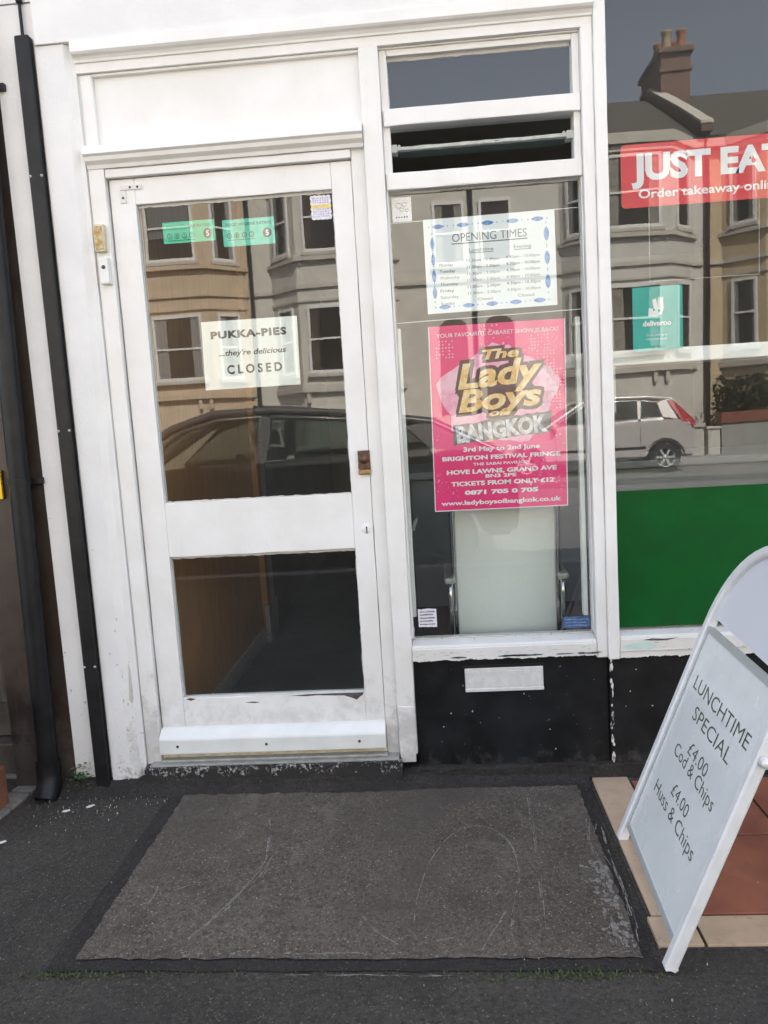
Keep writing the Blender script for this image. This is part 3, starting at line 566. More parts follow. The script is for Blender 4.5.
win = MB(); win.box(.883, 1.4795, GY0, GY1, 2.337, 2.4995, 0); p2 = part('window_pane', win, M['glass'])
part('putty', putty(fplane(GY0-.001), .883, 1.4795, 2.337, 2.4995, .002, .0016, .010), M['putty'], p2)
win = MB(); win.box(1.5808, 3.26, GY0, GY1, .537, 2.654, 0); p3 = part('window_pane', win, M['glass'])
part('putty', putty(fplane(GY0-.001), 1.5808, 3.26, .545, 2.654, .004, .001, .004), M['putty'], p3)
# louvre vent
lm = Matrix.Translation((1.18, .080, 2.212)) @ Matrix.Rotation(R(-91), 4, 'X')
mb = MB(); mb.box(-.285, .285, -.003, .003, -.07, .02, .001, mtx=lm); lv = part('louvre_blade', mb, M['greenglass'])
mb = MB(); mb.box(-.29, .29, -.006, .005, -.071, -.052, .002, mtx=lm, jit=.0012, seg=.03); part('blade_edge', mb, M['louvre_edge'], lv)
for sx in (-1, 1):
    mb = MB(); mb.box(sx*.29-.012, sx*.29+.012, -.014, .012, -.075, -.03, .004, mtx=lm); mb.tube([lm @ Vector((sx*.272, -.012, -.06)), lm @ Vector((sx*.285, -.016, -.02)), lm @ Vector((sx*.295, -.01, .02))], .005, 8); part('blade_clip', mb, M['louvre_edge'], lv)
# stall risers
mb = MB(); mb.box(.857, 1.5445, -.002, .06, .055, .466, .002); mb.box(1.5475, 3.42, -.016, .06, .055, .452, .002); mb.box(1.5440, 1.548, .006, .05, .055, .46, 0, mi=1)
for i in range(22):
    zz = random.choice([random.uniform(.06, .26), random.uniform(.2, .46)]); blob(mb, fplane(-.0165), 1.553+random.uniform(-.003, .004), zz, random.uniform(.0015, .005), random.uniform(.004, .016), 9, .4, .0008, 2)
for i in range(7): blob(mb, fplane(-.002), random.uniform(.9, 1.5), random.uniform(.08, .45), .002, .003, 7, .5, .0008, 3)
for i in range(8): blob(mb, fplane(-.016), random.uniform(1.58, 2.3), random.uniform(.2, .44), .0025, .003, 7, .5, .0008, 3)
part('stall_riser', mb, [M['black'], M['dark'], M['flake'], M['putty']])
mb = MB(); mb.box(.80, 3.42, -.030, .06, -.02, .060, .008, jit=.004, seg=.05)
part('plinth', mb, M['slab_edge'])
mb = MB(); mb.box(1.040, 1.318, -.008, -.001, .336, .421, .003); mb.box(1.040, 1.318, -.014, -.0085, .336, .348, .002); mb.box(1.034, 1.324, -.005, -.0015, .4215, .432, .002, mi=1); mb.box(1.043, 1.315, -.0105, -.0083, .352, .410, .001); part('letter_plate', mb, [M['steel'], M['dark']])
# green board behind the foot of the right window, two thin white lines, a thin open outline
mb = MB(); mb.box(1.5815, 3.255, .006, .015, .546, 1.027, 0); part('window_board', mb, M['green'])
mb = MB(); mb.tube([(.866, .028, 1.980), (1.497, .028, 1.986)], .0016, 6); part('thin_line', mb, M['white_line']); mb = MB(); mb.tube([(.866, .028, 1.648), (1.497, .028, 1.654)], .0016, 6); part('thin_line', mb, M['white_line'])
mb = sheet(); tp = fplane(.0225)
for a, b, c, d in ((1.7215, 2.0785, 1.727, 1.7285), (1.7215, 1.723, 1.7287, 1.966), (2.077, 2.0785, 1.7287, 1.966)): poly(mb, tp, [(a, c), (b, c), (b, d), (a, d)])
part('thin_outline', mb, M['alu'])
mb = MB(); mb.box(1.443, 3.25, .09, .24, 1.460, 1.510, .004); shf = part('window_shelf', mb, M['counter_top'])
for xx in (1.6, 2.5, 3.2):
    mb = MB(); mb.prism([(.062, 1.30), (.062, 1.459), (.22, 1.459), (.22, 1.44), (.09, 1.30)], 'x', xx-.01, xx+.01); part('bracket', mb, M['alu'], shf)
# inside
mb = MB(); mb.box(-.1, 3.61, .06, 5.19, -.02, .08, 0); struct('shop_floor', mb, M['lino'])
mb = MB(); mb.box(-.1, 3.61, .06, 5.19, 2.70, 2.75, 0); part('ceiling', mb, M['ceiling'])
mb = MB(); mb.box(-.1, 3.61, 5.1, 5.19, .08, 2.70, 0); mb.box(3.5, 3.61, .07, 5.1, .08, 2.70, 0); mb.box(-.1, -.07, 1.82, 5.1, .08, 2.70, 0); part('inner_wall', mb, M['roomwall'])
mb = MB(); mb.box(-.1, -.062, .07, 1.62, .08, 2.70, 0); ip = part('wall_panelling', mb, M['wood'])
mb = MB(); mb.box(-.0615, -.045, .07, 1.62, .08, .17, .003); part('skirting', mb, M['alu'], ip)
mb = MB(); mb.box(-.1, -.03, 1.625, 1.71, .08, 2.70, .003); mb.box(-.1, -.03, 1.712, 1.815, .081, 1.24, .004, mi=1); mb.box(-.045, -.018, 1.60, 1.83, .081, .30, .003, mi=1); part('door_post', mb, [M['wood'], M['alu']])
mb = MB(); mb.box(.75, .80, .07, .98, .08, 1.05, .004); part('partition', mb, M['greycounter'])
# serving counter
ct = thing('serving_counter', (2.1, 1.2, .08), 'long grey serving counter inside the shop behind the windows', 'counter')
mb = MB(); mb.box(.85, 3.4, 1.0, 1.6, .40, 1.02, .004); mb.build('counter_front', M['greycounter'], ct)
mb = MB(); mb.box(.82, 3.42, .96, 1.64, 1.025, 1.06, .006); mb.build('worktop', M['greycounter'], ct)
mb = MB(); mb.box(.87, 3.38, 1.03, 1.55, .08, .398, 0); mb.build('kickboard', M['redbrown'], ct)

# ------------------------------------------------------------------ chair in the window
ch = thing('chair', (1.24, .45, .08), 'white mesh-backed chair with chrome arms inside the middle window below the pink poster', 'chair')
def sling(p): return p
bx0, bx1 = 1.034, 1.402
prof = [(y-.14, z) for y, z in [(.30, 1.14), (.305, 1.0), (.32, .88), (.345, .77), (.36, .64), (.352, .52), (.36, .45), (.42, .412), (.56, .405), (.70, .42), (.79, .405), (.81, .38)]]
mb = MB()
vs = []; fs = []
for i, (y, z) in enumerate(prof):
    ww = .012*math.cos(i*.9)
    for j in range(7):
        t = j/6; vs.append((bx0+ww*.5+(bx1-bx0-ww)*t, y-.018*(1-(2*t-1)**2), z))
n = 7
for i in range(len(prof)-1):
    for j in range(6): fs.append((i*n+j, i*n+j+1, (i+1)*n+j+1, (i+1)*n+j))
nv = len(vs); vs += [(a, b+.006, c) for a, b, c in vs]; fs += [tuple(k_+nv for k_ in f[::-1]) for f in fs]
mb.add(vs, fs, 0, True); mb.build('seat_sling', M['sling'], ch)
for sx in (bx0-.010, bx1+.010):
    mb = MB(); mb.tube([(sx, y, z) for y, z in prof], .011, 10); mb.build('side_rail', M['chrome'], ch)
    o = -.018 if sx < 1.2 else .018
    mb = MB(); mb.tube([(sx+o, .66, .085), (sx+o, .22, .09), (sx+o, .215, .12)]+[(sx+o, .205+.01*math.sin(i), .12+i*.11) for i in range(1, 5)]+[(sx+o, .19, .64), (sx+o, .195, .68), (sx+o, .23, .692), (sx+o, .56, .692)], .011, 10); mb.build('frame_tube', M['chrome'], ch)
    mb = MB(); mb.box(sx+o-.020, sx+o+.020, .17, .48, .692, .715, .008); mb.build('armrest', M['alu'], ch)

# ------------------------------------------------------------------ papers and stickers on the glass
IN = GY1+.0012          # papers are stuck to the inside of the panes
# door: closed sign
s = thing('closed_sign', (.35, IN, 1.46), 'white cream card inside the door glass reading CLOSED in black letters', 'sign')
P = fplane(IN); mb = MB(); card(mb, P, .180, .518, 1.462, 1.697, .001, skew=.004); mb.build('card', M['paper'], s)
mb = sheet(); write(mb, P, 'PUKKA-PIES', .214, .482, 1.638, 1.662, bold=.05, space=1.15); write(mb, P, '...they\'re delicious', .238, .476, 1.577, 1.596, bold=.02, shear=.25); write(mb, P, 'CLOSED', .262, .458, 1.514, 1.544, bold=.032, space=1.5); mb.build('lettering', M['ink'], s)
# two hygiene rating stickers
for i, (x0, x1, z0, z1, m, lb) in enumerate(((.078, .260, 1.957, 2.040, 'mint', 'brighter green food rating sticker marked 5, left one of two on the door glass'), (.287, .467, 1.944, 2.033, 'mint_pale', 'paler green food rating sticker marked 5, right one of two on the door glass'))):
    s = thing('hygiene_sticker', ((x0+x1)/2, IN, z0), lb, 'sticker', 'hygiene rating stickers on the door')
    mb = MB(); card(mb, P, x0, x1, z0+(.012 if i == 0 else .0), z1, .0006, r=.004); mb.build('sticker_sheet', M[m], s)
    mb = sheet(); write(mb, P, 'FOOD HYGIENE RATING', x0+.012, x1-.010, z1-.022, z1-.012, bold=.02); 
    for q in range(4):
        a = x0+.022+q*.026; n_ = 14; mb.add([P.at(a+.009*math.cos(2*math.pi*t/n_), z0+.036+.010*math.sin(2*math.pi*t/n_), .0006) for t in range(n_)]+[P.at(a+.0065*math.cos(2*math.pi*t/n_), z0+.036+.0075*math.sin(2*math.pi*t/n_), .0006) for t in range(n_)], [(t, (t+1) % n_, (t+1) % n_+n_, t+n_) for t in range(n_)])
        write(mb, P, '0123'[q], a-.003, a+.003, z0+.0315, z0+.041, bold=.02)
    for q in range(3): ragged(mb, P, x0+.014, x1-.07, z0+.020-q*.0, z0+.0215, .0004, .0004, d=.0006)
    mb.build('lettering', M['mint_ink'], s)
    mb = sheet(); blob(mb, P, x1-.026, z0+.038, .0155, .0165, 24, .0, .0006); mb.build('rating_disc', M['charcoal'], s)
    mb = sheet(); write(mb, P, '5', x1-.0315, x1-.0205, z0+.029, z0+.047, bold=.03, d=.0010); mb.build('rating_number', M['white_print'], s)
# zigzag edged sticker on the outside
s = thing('seal_sticker', (.63, GY0, 2.0), 'small lilac zigzag-edged sticker with yellow band in the door glass corner', 'sticker'); Q = fplane(GY0-.0012)
mb = MB(); pts = []
for (a, b) in (((.599, 2.010), (.666, 2.008)), ((.666, 2.008), (.667, 2.086)), ((.667, 2.086), (.598, 2.088)), ((.598, 2.088), (.599, 2.010))):
    for i in range(9): t = i/9; nrm = Vector((b[1]-a[1], a[0]-b[0])).normalized()*(.0022 if i % 2 else -.001); pts.append((a[0]+(b[0]-a[0])*t+nrm.x, a[1]+(b[1]-a[1])*t+nrm.y))
n = len(pts); mb.add([Q.at(a, b, 0) for a, b in pts]+[Q.at(a, b, -.0006) for a, b in pts], [tuple(range(n)), tuple(range(2*n-1, n-1, -1))]+[(i, i+n, (i+1) % n+n, (i+1) % n) for i in range(n)]); mb.build('sticker_sheet', M['lilac'], s)
mb = sheet()
for r_ in range(9):
    zz = 2.017+r_*.0074
    if r_ in (4, 5): continue
    for q in range(7): poly(mb, Q, [(.605+q*.0082, zz), (.610+q*.0082, zz+.0005), (.609+q*.0082, zz+.005), (.6045+q*.0082, zz+.0045)], .0005)
mb.build('print', M['lilac_ink'], s)
mb = sheet(); poly(mb, Q, [(.600, 2.045), (.665, 2.046), (.665, 2.058), (.600, 2.057)], .0006); mb.build('yellow_band', M['yellow'], s)
mb = sheet(); write(mb, Q, 'SEALED', .608, .657, 2.0485, 2.0555, bold=.02, d=.0009); mb.build('lettering', M['lilac_ink'], s)
# opening times
PW = Plane((.975, IN, 1.671), (.4385, 0, .0015), (0, 0, .312))
PW = Plane((.975, IN, 1.671), (1, 0, .004), (-.002, 0, 1)); W_, H_ = .439, .312
s = thing('opening_times_sign', (1.19, IN, 1.67), 'white opening times sheet bordered with blue fish shapes in the middle window', 'sign')
mb = MB(); card(mb, PW, 0, W_, 0, H_, .0008); mb.build('sheet', M['paper_blue'], s)
mb = sheet(); write(mb, PW, 'OPENING TIMES', .095, .345, .232, .260, bold=0.); poly(mb, PW, [(.093, .224), (.347, .224), (.347, .2275), (.093, .2275)], .0006)
write(mb, PW, 'Lunchtime', .150, .232, .196, .208); poly(mb, PW, [(.15, .191), (.232, .191), (.232, .193), (.15, .193)], .0006); write(mb, PW, 'Evening', .300, .358, .196, .208); poly(mb, PW, [(.30, .191), (.358, .191), (.358, .193), (.30, .193)], .0006)
for i, dname in enumerate(('Monday', 'Tuesday', 'Wednesday', 'Thursday', 'Friday', 'Saturday', 'Sunday')):
    zz = .157-i*.0215; bd = .012 if i in (1, 4) else 0.
    write(mb, PW, dname, .047, .047+.0068*len(dname)+.006, zz-.002, zz+.008, bold=bd)
    if i < 6:
        write(mb, PW, '11.30am - 2.00pm', .140, .250, zz+.006, zz+.0155, bold=bd); write(mb, PW, ('4.30pm - 10.00pm', '4.30pm - 10.00pm', '4.30pm - 10.00pm', '4.30pm - 10.00pm', '4.30pm - 10.30pm', '4.30pm - 10.00pm')[i], .272, .385, zz+.008, zz+.0175, bold=bd)
    else: write(mb, PW, 'Closed', .172, .222, zz+.006, zz+.0155); write(mb, PW, 'Closed', .308, .362, zz+.008, zz+.0175)
mb.build('lettering', M['ink_soft'], s)
mb = sheet()
def fish(cx, cz, vert=False, L=.021, Wd=.0075):
    pts = [(-1, 0), (-.75, .55), (-.35, .9), (0, 1), (.35, .9), (.75, .55), (1, 0), (.75, -.55), (.35, -.9), (0, -1), (-.35, -.9), (-.75, -.55)]
    poly(mb, PW, [((cx+p[1]*Wd, cz+p[0]*L) if vert else (cx+p[0]*L, cz+p[1]*Wd)) for p in pts], .0006)
    e = 1.5*L
    for sg in (-1, 1): blob(mb, PW, cx+(0 if vert else sg*e), cz+(sg*e if vert else 0), .0022, .0022, 8, .1, .0006)
for i in range(5): fish(.050+i*.083, .286); fish(.060+i*.080, .020)
for i in range(4): fish(.028, .232-i*.054, True); 
for i in range(3): fish(.410, .236-i*.078, True, .024, .009)
mb.build('fish_border', M['fish'], s)
# show poster
W_, H_ = .4645, .640; PP = Plane((.964, IN, .988), (1, 0, -.003), (.014, 0, 1))
def U(u): return u*W_
def V(v): return (1-v)*H_
s = thing('show_poster', (1.2, IN, .99), 'bright pink cabaret show poster with gold and silver lettering in the middle window', 'poster')
mb = MB(); card(mb, PP, 0, W_, 0, H_, .0008); mb.build('sheet', M['pink'], s)
mb = sheet(); poly(mb, PP, [(0, 0), (W_, 0), (W_, .003), (0, .003)], .0004); poly(mb, PP, [(0, .0032), (.003, .0032), (.003, H_), (0, H_)], .0004); poly(mb, PP, [(W_-.003, .0032), (W_, .0032), (W_, H_), (W_-.003, H_)], .0004); mb.build('white_edge', M['white_print'], s)
mb = sheet()
glow = []
for i in range(46):
    a = 2*math.pi*i/46; rr = 1+.09*math.sin(5*a)+random.uniform(-.05, .05); glow.append((U(.5)+U(.43)*rr*math.cos(a), V(.385)+H_*.255*rr*math.sin(a)))
poly(mb, PP, glow, .0004)
for u0, v0 in ((.12, .12), (.82, .10), (.86, .2), (.93, .3), (.9, .42)):
    for i in range(6):
        for j in range(6):
            if random.random() < .75: blob(mb, PP, U(u0)-.03+i*.011, V(v0)-.03+j*.011, .0028, .0028, 7, .05, .0004)
mb.build('pale_glow', M['palepink'], s)
mb = sheet()
for body, u0, u1, v0, v1, rt in (('The', .39, .66, .135, .185, .04), ('Lady', .20, .83, .195, .325, .05), ('Boys', .20, .82, .335, .450, .05), ('of', .43, .57, .455, .49, .04)):
    for dx in (-.007, 0, .007):
        for dz in (-.006, .006): write(mb, PP, body, U(u0)+dx-.004, U(u1)+dx+.004, V(v1)+dz-.002, V(v0)+dz+.002, bold=.075, shear=.22, rot=rt, d=.0006+.00005*(dx > 0)+.0001*(dz > 0)+.00003*(dx == 0))
blob(mb, PP, U(.5), V(.37), U(.30), H_*.10, 24, .12, .0005)
mb.build('lettering_shadow', M['plum'], s)
mb = sheet()
for body, u0, u1, v0, v1, rt in (('The', .39, .66, .135, .185, .04), ('Lady', .20, .83, .195, .325, .05), ('Boys', .20, .82, .335, .450, .05), ('of', .43, .57, .455, .49, .04)): write(mb, PP, body, U(u0), U(u1), V(v1), V(v0), bold=.035, shear=.22, rot=rt, d=.0012)
mb.build('gold_lettering', M['gold'], s)
mb = sheet(); ban = []
cz = V(.565); 
for i in range(21): t = i/20; ban.append((U(.16+.72*t), cz-.046+.030*t+random.uniform(-.004, .003)))
for i in range(21): t = 1-i/20; ban.append((U(.16+.73*t), cz+.020+.034*t+random.uniform(-.003, .005)))
poly(mb, PP, ban, .0014); mb.build('dark_band', M['charcoal'], s)
mb = sheet(); write(mb, PP, 'BANGKOK', U(.18), U(.86), cz-.026, cz+.030, bold=.05, rot=.085, d=.0018); mb.build('silver_lettering', M['silver_print'], s)
mb = sheet()
for body, u0, u1, v, h, b in (('YOUR FAVOURITE CABARET SHOW IS BACK!', .06, .95, .050, .022, .0), ('3rd May to 2nd June', .23, .80, .665, .024, .03), ('BRIGHTON FESTIVAL FRINGE', .07, .95, .712, .022, .04), ('THE SABAI PAVILION', .30, .72, .748, .014, .02), ('HOVE LAWNS, GRAND AVE', .10, .92, .787, .023, .04), ('BN3 2PE', .39, .62, .815, .018, .03), ('TICKETS FROM ONLY £12', .13, .90, .852, .023, .04), ('0871 705 0 705', .23, .78, .902, .022, .05), ('www.ladyboysofbangkok.co.uk', .05, .95, .956, .024, .03)):
    write(mb, PP, body, U(u0), U(u1), V(v+h/2), V(v-h/2), bold=b, d=.0008)
mb.build('lettering', M['white_print'], s)
# small stickers round the middle window
s = thing('card_sticker', (.9, GY0, 1.98), 'small white sticker with a cartoonless scribble print at the top of the middle window', 'sticker'); s['label'] = 'small white square sticker with grey doodle in the upper corner of the middle window'
Q2 = fplane(IN); mb = MB(); card(mb, Q2, .872, .938, 1.982, 2.062, .0006); mb.build('sticker_sheet', M['lilac'], s)
mb = MB()
for c_, r_ in (((.895, 2.035), .010), ((.915, 2.038), .008), ((.905, 2.022), .007), ((.922, 2.018), .006)): mb.tube([Q2.at(c_[0]+r_*math.cos(t*.7), c_[1]+r_*.8*math.sin(t*.7), .001) for t in range(9)], .0009, 5)
mb.build('print', M['charcoal'], s); mb = sheet(); write(mb, Q2, 'Menu, ok', .882, .928, 1.992, 2.001, bold=.03, d=.0007); 
mb = sheet()
for q in range(5): blob(mb, Q2, .886+q*.009, 1.997, .003, .003, 7, .3, .0007)
mb.build('smudged_writing', M['ink'], s)
s = thing('label_sticker', (.91, GY0, .57), 'small ragged white label sticker at the lower edge of the middle window', 'sticker')
Q = fplane(GY0-.0012); mb = MB(); ragged(mb, Q, .884, .950, .572, .640, .003, .003, .006, 0); mb.build('sticker_sheet', M['lilac'], s)
mb = sheet()
for q in range(5): ragged(mb, Q, .890, .944-.006*(q % 2), .628-q*.0115, .632-q*.0115, .001, .001, .004, .0006)
mb.build('print', M['ink_soft'], s)
s = thing('blue_label', (1.45, IN, .53), 'small blue printed label low in the corner of the middle window', 'sticker')
mb = MB(); card(mb, Q2, 1.398, 1.495, .546, .588, .0006); mb.build('sticker_sheet', M['navy'], s)
mb = sheet()
for q in range(3): ragged(mb, Q2, 1.405, 1.488-.01*(q % 2), .576-q*.011, .579-q*.011, .001, .001, .004, .0006)
mb.build('print', M['fish'], s)
# red ordering sticker
s = thing('ordering_sticker', (2.1, IN, 1.97), 'large red takeaway ordering sticker with white capitals on the right window', 'sticker')
mb = MB(); card(mb, P, 1.634, 2.60, 1.969, 2.170, .0006, r=.014); mb.build('sticker_sheet', M['red'], s)
mb = sheet(); write(mb, P, 'JUST EAT', 1.668, 2.165, 2.058, 2.138, bold=.045, space=.98)
write(mb, P, 'Order takeaway online', 1.690, 2.150, 1.998, 2.026, bold=.02)
# pointing hand cut into the sticker's A
mb.build('lettering', M['white_print'], s)
mb = sheet(); poly(mb, P, [(2.053, 2.088), (2.058, 2.108), (2.062, 2.096), (2.070, 2.094), (2.068, 2.084), (2.058, 2.082)], .0011); mb.build('cursor_mark', M['red'], s)
# teal delivery sticker
s = thing('delivery_sticker', (1.745, IN, 1.5), 'teal square delivery sticker with white head logo on the right window', 'sticker')
mb = MB(); card(mb, P, 1.663, 1.828, 1.500, 1.711, .0006); mb.build('sticker_sheet', M['teal'], s)
mb = sheet(); lg = [(.0, .04), (.05, .46), (.36, .42), (.28, .90), (.52, .95), (.60, .55), (.64, 1.02), (.96, 1.0), (1.0, .42), (.86, .08), (.5, .0)]
poly(mb, P, [(1.714+a*.052, 1.612+b*.062) for a, b in lg], .0006); write(mb, P, 'deliveroo', 1.696, 1.790, 1.582, 1.600, bold=.03)
write(mb, P, 'Order with us at', 1.706, 1.776, 1.548, 1.556); write(mb, P, 'deliveroo.co.uk', 1.706, 1.776, 1.535, 1.543)
mb.build('lettering', M['white_print'], s)
mb = sheet(); blob(mb, P, 1.733, 1.634, .004, .0045, 10, 0, .0009); blob(mb, P, 1.750, 1.630, .004, .0045, 10, 0, .0009); mb.build('logo_eyes', M['teal'], s)
mb = sheet(); write(mb, P, 'App Store', 1.716, 1.768, 1.509, 1.518, bold=.03); mb.build('small_print', M['mint_ink'], s)

# ------------------------------------------------------------------ bells, pipes, cable
s = thing('bell_cover', (-.12, -.03, 1.95), 'worn tan and cream bell cover fixed on the door jamb above the push button', 'bell')
mb = MB(); mb.box(-.139, -.104, -.048, -.022, 1.945, 2.035, .003); mb.build('housing', M['ivory'], s)
mb = MB(); mb.box(-.134, -.109, -.0505, -.0485, 1.952, 2.028, .001, jit=.0015, seg=.012); mb.build('worn_face', M['tan'], s)
s = thing('bell_push', (-.11, -.03, 1.84), 'small white bell push box with grey button on the door jamb', 'bell')
mb = MB(); mb.box(-.131, -.099, -.050, -.022, 1.838, 1.925, .004); mb.build('housing', M['white_plastic'], s)
mb = MB(); mb.lathe((-.115, -.050, 1.893), [(0, -.003), (.0055, -.003), (.007, 0)], 'y', 14); mb.build('button', M['charcoal'], s)
s = thing('narrow_downpipe', (-.307, -.053, 0), 'narrow black square downpipe running up the white wall beside the door', 'drainpipe')
mb = MB(); mb.box(-.333, -.283, -.066, -.0305, .03, 2.645, .008, segs=3); mb.build('pipe', M['pipe'], s)
for zz in (.5, 1.35, 2.2):
    mb = MB(); 
    for xx in (-.327, -.288): mb.lathe((xx, -.0665, zz), [(0, -.002), (.004, -.002), (.005, .001)], 'y', 10)
    mb.build('screw', M['alu'], s)
mb = MB(); mb.tube([(-.312, -.042, 2.648), (-.313, -.041, 2.9), (-.313, -.040, 3.6)], .0055, 8); mb.lathe((-.3125, -.0415, 2.76), [(0, -.01), (.010, -.008), (.011, 0), (.010, .008), (0, .01)], 'z', 12); cab = mb.build('cable', M['pipe']); tag(cab, 'thin black cable with a clip rising from the narrow downpipe', 'cable')
s = thing('wide_downpipe', (-.49, -.08, 0), 'wide round black drainpipe with open shoe at the brown doorway', 'drainpipe')
mb = MB(); mb.tube([(-.503, -.068, .10), (-.45, -.068, 3.4)], .036, 20); mb.build('pipe', M['pipe'], s)
mb = MB(); mb.tube([(-.503, -.068, .145), (-.503, -.068, .11), (-.503, -.075, .075), (-.503, -.098, .042), (-.504, -.113, .022)], [.043, .043, .042, .041, .041], 20, cap=False); mb.tube([(-.503, -.068, .14), (-.503, -.068, .15)], .0435, 20); mb.build('shoe', M['pipe'], s)
for zz in (1.18, 2.5):
    mb = MB(); xz = -.5046+.01606*zz; mb.tube([(xz, -.068, zz-.012), (xz, -.068, zz+.012)], .040, 20); mb.box(xz-.07, xz+.07, -.045, -.023, zz-.012, zz+.012, .003); mb.build('bracket', M['pipe'], s)

# ------------------------------------------------------------------ neighbours (left doorway, unseen terrace on both sides added for its shade)
nb = thing('neighbouring_house', (-3.4, 0, 0), 'dark brown painted house front beside the wide black drainpipe', 'house')
mb = MB(); mb.box(-.66, -.421, -.018, 5.4, -.1, 6.4, 0); mb.box(-6.9, -1.6, -.03, 5.4, -.1, 6.4, 0); mb.box(-1.599, -.661, .10, 5.4, 2.5, 6.4, 0); mb.build('wall', M['brownwall'], nb)
mb = MB(); mb.box(-1.598, -.662, .16, .22, .16, 2.499, .004); mb.box(-1.52, -.74, .146, .159, .30, 1.05, .006); mb.box(-1.52, -.74, .146, .159, 1.15, 2.4, .006); mb.build('door', M['brownpanel'], nb)
mb = MB(); mb.box(-1.598, -.662, .09, .24, -.02, .155, .006); mb.build('doorstep', M['brownpanel'], nb)
mb = MB(); mb.box(-7, -.46, -.1, 5.5, 6.405, 6.55, 0); mb.build('roof', M['slate'], nb)
s = thing('brick_pier', (-.72, -.2, 0), 'low terracotta and mossy brick pier at the far left edge of the photo', 'pier')
mb = MB(); mb.box(-.90, -.622, -.36, -.14, -.02, .175, .008, jit=.003, seg=.07); mb.build('brick_base', M['brickpier'], s)
mb = MB(); mb.box(-.895, -.630, -.355, -.145, .177, .42, .012, jit=.004, seg=.07); mb.build('mossy_top', M['mossbrick'], s)
s = thing('yellow_sign', (-.62, -.03, 1.1), 'bright yellow sign plate at the left edge beside the wide drainpipe', 'sign')
mb = MB(); mb.box(-.76, -.574, -.034, -.0225, 1.122, 1.225, .002); o = mb.build('plate', M['yellow_sign'], s)
nr = thing('shade_terrace', (9, 0, 0), 'unseen pale rendered terrace block right of the shop, added for its shade', 'building')  # out of view; added as a long block to cast shade
mb = MB(); mb.box(3.905, 20, -.04, 5.4, -.1, 6.4, 0); mb.build('wall', M['creamstucco'], nr)
mb = MB(); mb.box(3.9, 20.1, -.12, 5.5, 6.405, 6.55, 0); mb.build('roof', M['slate'], nr)
for i in range(4):
    xx = 5.2+i*3.8
    for z0, z1 in ((.9, 2.3), (3.7, 5.3)):
        mb = MB(); mb.box(xx-.5, xx+.5, -.052, -.042, z0, z1, .002); wn = mb.build('window', M['farwin'], nr)
        mb = MB()
        for a, b, c, d in ((xx-.56, xx-.5, z0-.05, z1+.05), (xx+.5, xx+.56, z0-.05, z1+.05), (xx-.5, xx+.5, z0-.05, z0), (xx-.5, xx+.5, z1, z1+.05)): mb.box(a, b, -.07, -.041, c, d, .003)
        mb.build('frame', M['farframe'], wn)

# ------------------------------------------------------------------ A-board
sl_ = .40; ca = 1/math.hypot(1, sl_); tw = .042
BP = Plane((1.504, 0, .011), Vector((-tw, -1, 0)).normalized(), Vector((sl_*ca, -tw*sl_*ca, ca)).normalized())        # u runs along the shop's depth towards the street, v up the leaning face; normal faces left
ab = thing('a_board', (1.87, -.715, .011), 'white A-frame pavement sign with round top listing lunchtime specials', 'sign')
r0, r1 = .430, .996; cxr = (r0+r1)/2; rad = (r1-r0)/2; hs = .715
def bpath(off=0.):
    pts = [(r0+off, 0.0), (r0+off, .25), (r0+off, .5), (r0+off, hs)]
    for i in range(1, 24): a = math.pi-math.pi*i/24; pts.append((cxr+(rad-off)*math.cos(a), hs+(rad-off)*math.sin(a)*.98))
    return pts+[(r1-off, hs), (r1-off, .5), (r1-off, .25), (r1-off, 0.0)]
mb = MB(); path = bpath(0); n = len(path); W2, D2 = .017, .017
def sq_tube(mb, pl, path, wi, d0, d1, mi=0):
    P_ = [Vector(p) for p in path]; vs = []; fs = []
    for i, p in enumerate(P_):
        t = (P_[min(i+1, len(P_)-1)]-P_[max(i-1, 0)]).normalized(); nn = Vector((-t.y, t.x))
        e = .005
        for (a, d) in ((wi, d0+e), (wi-e, d0), (-wi+e, d0), (-wi, d0+e), (-wi, d1-e), (-wi+e, d1), (wi-e, d1), (wi, d1-e)): q = p+nn*a; vs.append(pl.at(q.x, q.y, d))
    for i in range(len(P_)-1):
        for k_ in range(8): fs.append((i*8+k_, i*8+(k_+1) % 8, (i+1)*8+(k_+1) % 8, (i+1)*8+k_))
    mb.add(vs, fs+[tuple(range(8)), tuple(range((len(P_)-1)*8, len(P_)*8))[::-1]], mi)
sq_tube(mb, BP, path, .015, -.014, .016); mb.build('frame', M['board_frame'], ab)
mb = MB(); card(mb, Plane(BP.at(0, 0, .004), BP.u, BP.v), r0+.017, r1-.017, .052, .700, .008); mb.build('panel', M['board'], ab)
mb = MB()
for a, b, c, d in ((r0+.017, r1-.017, .046, .060), (r0+.017, r1-.017, .694, .712)): 
    q = Plane(BP.at(0, 0, .008), BP.u, BP.v); card(mb, q, a, b, c, d, .014)
for a, b in ((r0+.0172, r0+.023), (r1-.023, r1-.0172)): card(mb, Plane(BP.at(0, 0, .006), BP.u, BP.v), a, b, .0605, .6935, .012)
mb.build('panel_trim', M['board_trim'], ab)
hp = [(r0+.040, .738), (r1-.018, .728)]
for i in range(0, 25): a = math.pi*i/24; hp.append((cxr+(rad-.018)*math.cos(a), hs+.016+(rad-.02)*math.sin(a)*.98))
mb = MB(); n = len(hp); hq = Plane(BP.at(0, 0, -.002), BP.u, BP.v)
mb.add([hq.at(a, b, 0) for a, b in hp]+[hq.at(a, b, -.006) for a, b in hp], [tuple(range(n)), tuple(range(2*n-1, n-1, -1))]+[(i, i+n, (i+1) % n+n, (i+1) % n) for i in range(n)]); mb.build('header', M['board_head'], ab)
mb = sheet(); tq = Plane(BP.at(0, 0, .004), BP.u, BP.v)
